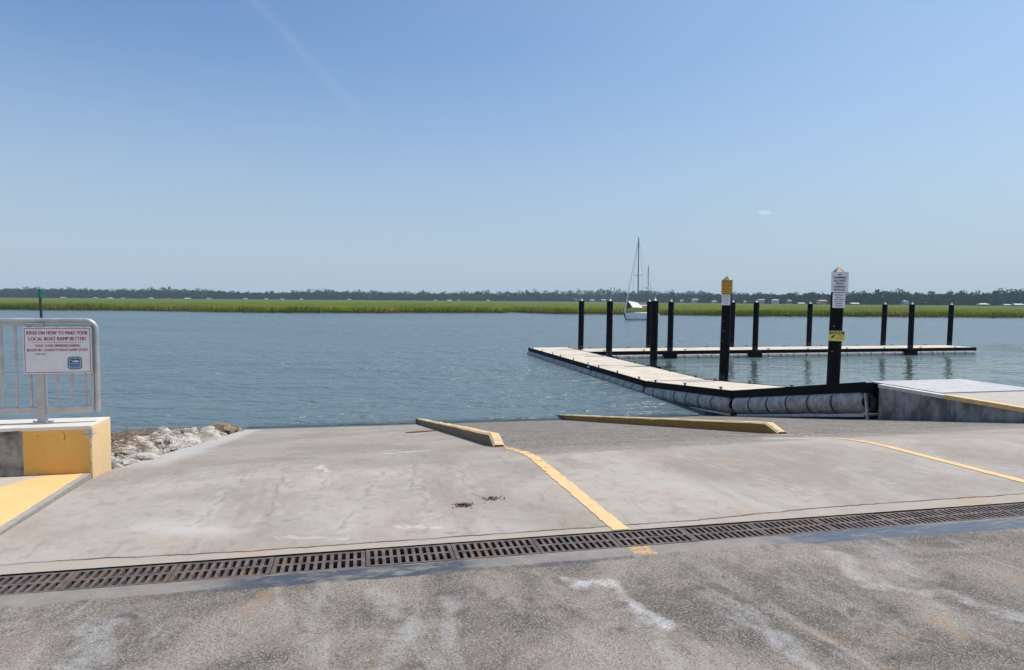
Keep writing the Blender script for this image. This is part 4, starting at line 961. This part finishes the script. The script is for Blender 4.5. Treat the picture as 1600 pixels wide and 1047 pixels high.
# ================================================================== sailboat
def sailboat():
    root = empty('sailboat', (26.6, 139.7, ZW), 'white two masted sailboat moored beyond the docks', 'sailboat')
    fwd = Vector((-.80, -.60, 0)); side = Vector((-fwd.y, fwd.x, 0))
    LOA = 10.2; st_ = []                                  # station: position from bow, half beam, sheer height, keel depth
    N = 17; vs = []; fs = []; ring_n = 9
    for k in range(N):
        u = k/(N-1); x = LOA*.40-LOA*u
        hb = 1.62*math.sin(PI*min(1, (u*.80+.02)))**.75; hb *= 1 if u < .85 else 1-.25*(u-.85)/.15
        sheer = 1.55-.55*u+.28*u*u; dr = .5*math.sin(PI*min(1, u*.9+.06))
        for q in range(ring_n):
            a_ = q/(ring_n-1)*2-1; f = abs(a_); y = hb*(1-(1-f)**2.2)*(1 if a_ > 0 else -1); z = -dr+(sheer+dr)*f**2.1
            xx = x-(.9*(1-u)**3)*(1-f)
            vs.append(fwd*xx+side*y+Vector((0, 0, z)))
    for k in range(N-1):
        for q in range(ring_n-1): a_ = k*ring_n+q; fs.append((a_, a_+1, a_+ring_n+1, a_+ring_n))
    fs.append(tuple((N-1)*ring_n+q for q in range(ring_n)))
    hull = raw('hull', vs, fs, M['gel'], root, True)
    at = lambda x, y, z: tuple(fwd*x+side*y+Vector((0, 0, z)))
    # deck closes the hull
    dv = []; df = []
    for k in range(N): dv += [vs[k*ring_n]+Vector((0, 0, -.03)), vs[k*ring_n+ring_n-1]+Vector((0, 0, -.03))]
    for k in range(N-1): df.append((2*k, 2*k+1, 2*k+3, 2*k+2))
    raw('deck', dv, df, M['gel'], root)
    # waterline stripe
    wl = []; wf = []
    for k in range(N):
        for q in (0, 1):
            pass
    MB().box((-3.6, -.95, 1.1), (1.5, .95, 1.62), at, .12).build('cabin', M['gel'], root)
    for x in (-2.4, -1.2, 0.0, .9):
        for y in (-.955, .955): MB().box((x-.28, y-.012, 1.34), (x+.28, y+.012, 1.48), at).build('porthole', M['glass'], root)
    MB().tube([at(-.55+.4, 0, 1.2), at(.0, 0, 10), at(.05, 0, 17.4)], [.14, .13, .10], 10).build('mast', M['mast'], root)
    MB().tube([at(.0, -1.25, 9.4), at(.0, 0, 9.5), at(.0, 1.25, 9.4)], .04, 6).build('spreader', M['mast'], root)
    mz = MB().tube([at(-3.25, 0, 1.2), at(-3.15, 0, 11.7)], [.085, .06], 8).build('mast', M['mast'], root)
    MB().tube([at(-3.2, -.95, 5.4), at(-3.2, .95, 5.5)], .035, 6).build('spreader', M['mast'], root)
    MB().tube([at(-2.85, 0, 6.75), at(-2.85, 0, 6.95)], .3, 12).tube([at(-3.15, 0, 6.72), at(-2.7, 0, 6.72)], .04, 6).build('radar', M['gel'], mz)
    MB().tube([at(3.95, 0, 1.6), at(.1, 0, 17.0)], [.10, .05], 8).build('furled_jib', M['canvas'], root)
    for y in (-1.5, 1.5):
        MB().tube([at(-.1, y, 1.2), at(.0, y*.83, 9.4), at(.05, 0, 17.2)], .022, 5).build('shroud', M['mast'], root)
        MB().tube([at(-3.4, y*.85, 1.2), at(-3.2, y*.63, 5.4), at(-3.15, 0, 11.5)], .018, 5).build('shroud', M['mast'], root)
    MB().tube([at(-5.9, 0, 1.2), at(.05, 0, 17.3)], .014, 5).build('backstay', M['mast'], root)
    MB().tube([at(-.2, 0, 3.0), at(-3.0, 0, 3.1)], [.16, .12], 8).build('boom', M['canvas'], root)
    # foredeck awning with its dark end, and the dark bimini over the cockpit
    av = [at(3.0, 0, 4.05), at(.1, 0, 3.7), at(2.6, -.95, 2.75), at(-.3, -1.15, 2.6), at(2.6, .95, 2.75), at(-.3, 1.15, 2.6), at(3.55, -.1, 2.3), at(3.55, .1, 2.3)]
    def sheet(vv, ff, name, mat):
        o = raw(name, vv, ff, mat, root); md = o.modifiers.new('thick', 'SOLIDIFY'); md.thickness = .03; return o
    sheet(av, [(0, 1, 3, 2), (1, 0, 4, 5)], 'awning', M['canvas'])
    sheet(av, [(0, 2, 6), (0, 7, 4)], 'sail_bag', M['dark'])
    bv = []
    for k in range(5):
        a_ = rad(35+110*k/4); bv += [at(-3.1, 1.3*math.cos(a_)/.82, 2.6+.75*math.sin(a_)), at(-5.2, 1.3*math.cos(a_)/.82, 2.55+.75*math.sin(a_))]
    sheet(bv, [(2*k, 2*k+1, 2*k+3, 2*k+2) for k in range(4)], 'bimini', M['dark'])
    for x in (-3.15, -5.1):
        for y in (-1.25, 1.25): MB().tube([at(x, y, 1.15), at(x, y, 3.0)], .025, 6).build('bimini_pole', M['mast'], root)
    for y in (-1, 1):
        pts = [at(3.7, y*.2, 2.1), at(2.2, y*.95, 1.95), at(0, y*1.5, 1.85), at(-3, y*1.55, 1.75), at(-5.6, y*1.2, 1.75)]
        MB().tube(pts, .016, 5).build('lifeline', M['mast'], root)
        for p in pts: MB().tube([p, (p[0], p[1], p[2]-.75)], .02, 5).build('stanchion', M['mast'], root)
    # antifouling band just above the water
    bandv = []; bandf = []
    for k in range(N):
        u = k/(N-1)
        for q in (0, 1):
            for zz in (-.05, .12):
                sheer = 1.55-.55*u+.28*u*u; dr = .5*math.sin(PI*min(1, u*.9+.06)); f = ((zz+dr)/(sheer+dr))**(1/2.1)
                hb = 1.62*math.sin(PI*min(1, (u*.80+.02)))**.75; hb *= 1 if u < .85 else 1-.25*(u-.85)/.15
                x = LOA*.40-LOA*u-(.9*(1-u)**3)*(1-f); y = (hb*(1-(1-f)**2.2)+.012)*(1 if q else -1)
                bandv.append(fwd*x+side*y+Vector((0, 0, zz)))
    for k in range(N-1):
        for q in (0, 1): a_ = k*4+q*2; bandf.append((a_, a_+1, a_+5, a_+4))
    raw('waterline_stripe', bandv, bandf, M['boot'], root, True)
sailboat()

# ================================================================== channel marker
def marker():
    root = empty('channel_marker', (-57.5, 80.5, ZW), 'thin dark channel marker post with green board above the guard rail', 'marker')
    MB().tube([(0, 0, -2), (-.12, 0, 2.5), (-.2, 0, 4.95)], [.17, .15, .13], 12).build('post', simple('old_timber', (.05, .045, .04), .9), root, True)
    MB().box((-.12, -.20, 3.95), (.36, -.16, 4.85), None, .01).build('daymark', M['marker'], root)
marker()

# ================================================================== marsh
def vnoise(x, y, seed=0):                              # cheap smooth noise for numpy arrays
    s = 0
    r = np.random.default_rng(seed)
    for k in range(6):
        fx, fy, p1, p2 = r.uniform(.4, 1.6)*1.5**(k*.5), r.uniform(.4, 1.6)*1.5**(k*.5), r.uniform(0, 6.28), r.uniform(0, 6.28)
        s = s+np.sin(x*fx+p1+1.3*np.sin(y*fy*.7+p2))*np.cos(y*fy+p2)/1.25**k
    return s/3.2
SHX = [-2000, -420, -149, -112, -69.7, -38.9, -2.0, -.2, 2.5, 13., 36.3, 69.5, 106.5, 145, 400, 2000]
SHY = [260, 235, 196, 193.5, 180.5, 182, 200, 212, 208, 191.5, 187, 179, 182.6, 186.5, 200, 260]
def shore(x):
    x = np.asarray(x, float)
    return np.interp(x, SHX, SHY)+7.*vnoise(x*.05, x*0, 3)+3.5*vnoise(x*.19, x*0, 5)+1.2*vnoise(x*.7, x*0, 4)
def treeline_y(u): return np.interp(u, [-2400, -1000, 0, 400, 700, 950, 1100, 1200, 1300, 1600, 2400, 4000], [1300, 1150, 1060, 1150, 1250, 1250, 1010, 830, 740, 690, 640, 700])
def px_x(u, y): return (u-800)/1028.3*y
def np_mesh(name, V, Fq, mat):
    me = bpy.data.meshes.new(name); nv, nf, k = len(V), len(Fq), Fq.shape[1]
    me.vertices.add(nv); me.vertices.foreach_set('co', np.ascontiguousarray(V, np.float32).ravel())
    me.loops.add(nf*k); me.loops.foreach_set('vertex_index', np.ascontiguousarray(Fq, np.int32).ravel())
    me.polygons.add(nf); me.polygons.foreach_set('loop_start', np.arange(0, nf*k, k, dtype=np.int32)); me.polygons.foreach_set('loop_total', np.full(nf, k, np.int32))
    me.update(); me.validate(); return link(name, me, mat)
def canopy_h(x, d):                                    # grass height by distance behind the creek bank
    h = 1.0+.75*np.exp(-np.maximum(d, 0)/26.)+.38*vnoise(x*.045, d*.11, 8)+.34*vnoise(x*.25, d*.3, 9)
    return h
def marsh():
    xs = np.concatenate([np.linspace(-1900, -340, 40), np.arange(-330, 330, 3.0), np.linspace(340, 1900, 40)])
    ds = np.concatenate([np.arange(0, 40, 2.), np.arange(40, 160, 8.), np.geomspace(160, 1300, 24)])
    X, D = np.meshgrid(xs, ds); Y = shore(X)+1.0+D
    lim = np.where(X < -300, 900, 1400); 
    Z = ZW+.1+canopy_h(X, D)*np.clip(D/1.6, .35, 1)-.12
    V = np.stack([X, Y, Z], -1).reshape(-1, 3); n = len(xs); m_ = len(ds)
    idx = np.arange(m_*n).reshape(m_, n); F = np.stack([idx[:-1, :-1], idx[:-1, 1:], idx[1:, 1:], idx[1:, :-1]], -1).reshape(-1, 4)
    # open water behind the marsh at the far left
    cx = V[F[:, 0], 0]; cy = V[F[:, 0], 1]
    F = F[~((cy > 800) & (cx < -.58*cy))]
    o = np_mesh('marsh_grass_canopy', V, F, M['marsh']); 
    for p in o.data.polygons: p.use_smooth = True
    props(o, 'broad green salt marsh beyond the river', None, None, 'stuff')
    # blades: dense along the bank, thinner behind
    def blades(N, dmax, wid, power):
        x = RNG.uniform(-260, 260, N); d = dmax*RNG.uniform(0, 1, N)**power; y = shore(x)+d
        h = canopy_h(x, d)*RNG.uniform(.75, 1.22, N); z0 = np.full(N, ZW+.02)+np.clip(d*.02, 0, .1)
        a_ = RNG.uniform(0, PI, N); w_ = wid*RNG.uniform(.6, 1.4, N); lx, ly = RNG.normal(0, .16, N), RNG.normal(0, .16, N)
        dx, dy = np.cos(a_)*w_, np.sin(a_)*w_
        A = np.stack([x-dx, y-dy, z0], -1); B = np.stack([x+dx, y+dy, z0], -1); C = np.stack([x+lx*h, y+ly*h, z0+h], -1)
        return np.stack([A, B, C], 1).reshape(-1, 3)
    V = np.concatenate([blades(26000, 4, .11, 1.), blades(30000, 40, .16, 1.), blades(26000, 260, .3, 1.2)])
    F = np.arange(len(V)).reshape(-1, 3)
    o = np_mesh('marsh_grass', V, F, M['marsh']); props(o, 'tall green cordgrass along the far river bank', None, None, 'stuff')
    # muddy toe of the bank
    xs = np.concatenate([np.linspace(-1900, -340, 30), np.arange(-330, 330, 2.), np.linspace(340, 1900, 30)])
    rows = []
    for off, z in ((-1.6, ZW-.3), (-.5, ZW+.03), (.3, ZW+.22), (3., ZW+.3)): rows.append(np.stack([xs, shore(xs)+off+.3*vnoise(xs*.9, xs*0, 12), np.full(len(xs), z)], -1))
    V = np.stack(rows).reshape(-1, 3); n = len(xs); idx = np.arange(4*n).reshape(4, n); F = np.stack([idx[:-1, :-1], idx[:-1, 1:], idx[1:, 1:], idx[1:, :-1]], -1).reshape(-1, 4)
    o = np_mesh('mud_bank', V, F, M['mud']); props(o, kind='structure')
marsh()

# ================================================================== far shore: ground, wood, houses
def far_shore():
    us = np.linspace(-2400, 4000, 160); Y = treeline_y(us); rows = []
    for off, z in ((-6, ZW-.3), (0, ZW+.9), (25, ZW+1.8), (400, ZW+2.5)):
        y = Y+off; rows.append(np.stack([px_x(us, y), y, np.full(len(us), z)], -1))
    V = np.stack(rows).reshape(-1, 3); n = len(us); idx = np.arange(4*n).reshape(4, n); F = np.stack([idx[:-1, :-1], idx[:-1, 1:], idx[1:, 1:], idx[1:, :-1]], -1).reshape(-1, 4)
    o = np_mesh('far_bank', V, F, simple('bank_turf', (.06, .09, .03), .9, 0, .4, .05)); props(o, kind='structure')
    TOP = ([-2400, -600, 0, 60, 150, 200, 260, 280, 330, 390, 470, 500, 540, 620, 700, 800, 860, 920, 950, 1010, 1060, 1090, 1140, 1190, 1240, 1300, 1370, 1390, 1450, 1480, 1540, 1570, 1600, 2400, 4000],
           [14, 14, 14.5, 15, 14, 14, 15.5, 15, 14, 11, 12, 16, 14, 13, 13.5, 15, 15.5, 17, 19, 17, 17, 16, 16, 15, 17, 17, 21, 21, 18.5, 23, 21, 25, 25, 25, 25])
    Vs = []; rng = np.random.default_rng(3)
    for row in range(4):
        u = -800.
        while u < 2400:
            near = -40 < u < 1640
            y0 = float(treeline_y(u)); y = y0+26+row*17+rng.uniform(-8, 8); hp = float(np.interp(u, *TOP))
            H = max(5, hp*y0/1028.3*1.13*rng.choice([.78, .85, .9, .95, 1.0, 1.05, 1.14])*(.55 if row == 0 else .85 if row == 1 else 1.0)*y/y0)
            rx = H*rng.uniform(.38, .62); x = px_x(u, y); n = int(300 if near else 60)
            pine = rng.uniform() < .06
            k = rng.integers(9, 15); cl = rng.normal(0, 1, (k, 3)); cl /= np.linalg.norm(cl, axis=1)[:, None]; cl *= rng.uniform(.3, .72, (k, 1))
            off = rng.normal(0, 1, (n, 3)); off *= (.34*rng.uniform(.6, 1, (n, 1)))/np.linalg.norm(off, axis=1)[:, None]; pick = cl[rng.integers(0, k, n)]+off
            zc, hz = (.66*H, .34*H) if pine else (.56*H, .44*H)
            c = np.stack([x+pick[:, 0]*rx*(.7 if pine else 1), y+pick[:, 1]*rx, ZW+1.5+zc+pick[:, 2]*hz], -1)
            low = int(n*.28); c[:low, 2] = ZW+1.2+rng.uniform(0, .6, low)*H*.6; c[:low, 0] = x+rng.normal(0, rx*.6, low)
            sz = rng.uniform(.4, .9, (n, 1))*(1 if near else 2.); a_ = rng.normal(0, 1, (n, 3)); a_ /= np.linalg.norm(a_, axis=1)[:, None]; b_ = np.cross(a_, rng.normal(0, 1, (n, 3))); b_ /= np.linalg.norm(b_, axis=1)[:, None]
            Vs.append(np.stack([c-a_*sz-b_*sz*.7, c+a_*sz*.8-b_*sz, c+a_*sz+b_*sz*.8, c-a_*sz*.7+b_*sz], 1).reshape(-1, 3))
            u += rx*(.82 if near else 1.5)/y*1028.3
    V = np.concatenate(Vs); F = np.arange(len(V)).reshape(-1, 4)
    o = np_mesh('far_wood', V, F, mat_leaf('woodland', (.012, .030, .013), (.042, .076, .028), .11, .15))
    props(o, 'hazy dark green wood along the whole far shore', None, None, 'stuff')
far_shore()

WALLS = {'white': (.60, .60, .60), 'cream': (.42, .38, .32), 'grey': (.42, .42, .42), 'pink': (.62, .42, .38), 'green': (.35, .45, .36)}
ROOFS = {'red': (.48, .17, .11), 'grey': (.34, .35, .37), 'white': (.44, .46, .49), 'dark': (.09, .09, .1), 'brown': (.2, .14, .1)}
MW = {k: simple(k+'_wall', v, .7, 0, .05, 1) for k, v in WALLS.items()}; MR = {k: simple(k+'_roof', v, .7, 0, .08, 1) for k, v in ROOFS.items()}
def house(u, wall_, roof_, w_, h_, label, kind='house', depth=8., lift=0., ahead=3., name=None):
    y = float(treeline_y(u))+ahead; x = px_x(u, y); root = empty(name or kind, (x, y, ZW+.95+lift), label, kind, 'buildings along the far shore')
    ov = .5; hw = w_/2
    if kind == 'boathouse':
        for sx in (-1, 1):
            for yy in (0, depth): MB().box((sx*hw-.15, yy-.15, -2.2), (sx*hw+.15, yy+.15, h_)).build('post', MW[wall_], root)
        MB().box((-hw, 0, -.1), (hw, depth, .1)).build('platform', MW['grey'], root)
    else:
        MB().box((-hw, 0, -2), (hw, depth, h_)).build('wall', MW[wall_], root)
        n = max(2, int(w_/2.6))
        for k in range(n):
            cx = -hw+(k+.5)*w_/n
            for zz in ([h_*.55] if h_ < 4.5 else [h_*.3, h_*.72]):
                MB().box((cx-.45, -.03, zz-.6), (cx+.45, .05, zz+.6)).build('window', M['glass'], root)
    rh = max(.9, w_*.16); g = (int(u)//7) % 3 != 0
    if roof_ is not None:
        vs = [(-hw-ov, -ov, h_+.01), (hw+ov, -ov, h_+.01), (hw+ov, depth+ov, h_+.01), (-hw-ov, depth+ov, h_+.01), (-hw-ov+.02 if g else -hw*.6, depth/2, h_+rh), (hw+ov-.02 if g else hw*.6, depth/2, h_+rh)]
        r_ = raw('roof', vs, [(0, 1, 5, 4), (1, 2, 5), (2, 3, 4, 5), (3, 0, 4), (3, 2, 1, 0)], MR[roof_], root)
        if kind == 'house' and w_ > 11: MB().box((hw*.3, depth*.4, h_+rh*.3), (hw*.3+.9, depth*.4+.9, h_+rh+1.0)).build('chimney', MW['cream'], r_)
H = [(97, 'white', 'white', 10, 3., 'low white house in the wood just right of the green channel marker'), (147, 'green', 'grey', 8, 3.4, 'pale green cottage by the water right of the channel marker, second on the left shore'),
     (170, 'white', 'white', 12, 2.2, 'long low white shed on the left far shore with white roof'), (190, 'cream', 'grey', 9, 2.6, 'cream bungalow with grey roof beside the long white shed'),
     (234, 'white', 'white', 11, 2.8, 'bright white bungalow alone on the left far shore'), (262, 'cream', 'brown', 9, 2.6, 'cream bungalow with brown roof on the left far shore'),
     (292, 'white', 'white', 15, 3., 'widest white house on the left far shore, above the marsh'), (325, 'white', 'grey', 8, 4., 'tall narrow white house on the left far shore'),
     (382, 'white', 'grey', 12, 2.6, 'white house with grey roof where the left wood dips'), (415, 'white', 'white', 9, 3.4, 'small white house right of the dip in the left wood'),
     (440, 'grey', 'white', 8, 2.6, 'grey house with white roof left of the tallest middle trees'), (470, 'white', 'white', 8, 2.8, 'white cottage under the tallest trees of the middle shore'),
     (545, 'cream', 'white', 9, 2.6, 'cream cottage with white roof right of the tallest middle trees'), (680, 'white', 'grey', 9, 3., 'white house with grey roof near the middle of the far shore'),
     (702, 'white', 'white', 14, 2.4, 'long white house at the middle of the far shore'), (716, 'cream', 'grey', 9, 3.4, 'cream house right against the long white house'),
     (762, 'white', 'white', 11, 3., 'white house seen left of the dock end across the marsh'), (902, 'white', 'white', 20, 5.2, 'big white house right behind the leftmost dock pile'),
     (925, 'white', 'grey', 12, 4.4, 'white house with grey roof between the two leftmost piles'), (943, 'grey', 'white', 11, 3.4, 'grey house with white roof hidden partly by the second pile'),
     (1068, 'white', 'white', 13, 4.6, 'white house between the sailboat and the orange sign'), (1086, 'white', 'grey', 11, 7.0, 'tall white house just left of the orange sign'),
     (1117, 'white', 'white', 9, 3.4, 'white cottage left of the pale notice'), (1168, 'pink', 'grey', 11, 3.4, 'pinkish house right of the orange signed pile'),
     (1190, 'grey', 'grey', 9, 6.0, 'tall grey gabled house right of the pinkish house'), (1212, 'white', 'white', 9, 5.6, 'white house high among the trees left of the red roof'),
     (1236, 'cream', 'grey', 9, 4.6, 'cream house between the high white house and the red roof'), (1286, 'cream', 'red', 13, 4.4, 'cream house with red roof left of the swimming sign'),
     (1416, 'white', 'white', 7, 6.2, 'narrow white house between the two right piles of the cross dock'), (1446, 'white', 'white', 8, 5.0, 'white gabled house left of the rightmost pile')]
for u, wl_, rf_, w_, h_, lab in H: house(u, wl_, rf_, w_*(.55 if u < 800 else .75), h_*(.5 if u < 800 else .8), lab, ahead=8. if u < 800 else random.uniform(6, 24), lift=random.uniform(-.4, .3) if u < 800 else random.uniform(-.2, 1.6))
for u, w_, h_, lab in ((1252, 7, 1.6, 'low boathouse left of the red roofed house'), (1336, 8, 1.8, 'low boathouse right of the swimming sign pile'), (1538, 9, 2.2, 'white roofed boathouse, first right of the rightmost pile'), (1574, 6, 1.8, 'small boathouse near the right end of the far shore'), (1592, 9, 2.0, 'boathouse at the right edge of the far shore')):
    house(u, 'grey', 'white', w_, h_, lab, 'boathouse', 6., -.2, -6.)

# ================================================================== air
def haze():
    m = Mat('haze_air'); v = m.n('ShaderNodeVolumePrincipled', {'Color': (.62, .80, 1., 1), 'Density': .00016, 'Anisotropy': .0})
    mat = m.out(None, v.outputs[0])
    o = MB().box((-5000, -80, -8), (5000, 3000, 34)).build('haze', mat); props(o, 'pale summer haze over the river', None, None, 'stuff')
haze()

SC.view_settings.view_transform = 'Standard'; SC.view_settings.look = 'None'; SC.view_settings.exposure = 0.0; SC.view_settings.gamma = 1.0
SC.cycles.use_denoising = True; SC.cycles.max_bounces = 6; SC.cycles.volume_bounces = 1; SC.cycles.transparent_max_bounces = 8
SC.cycles.caustics_reflective = False; SC.cycles.caustics_refractive = False
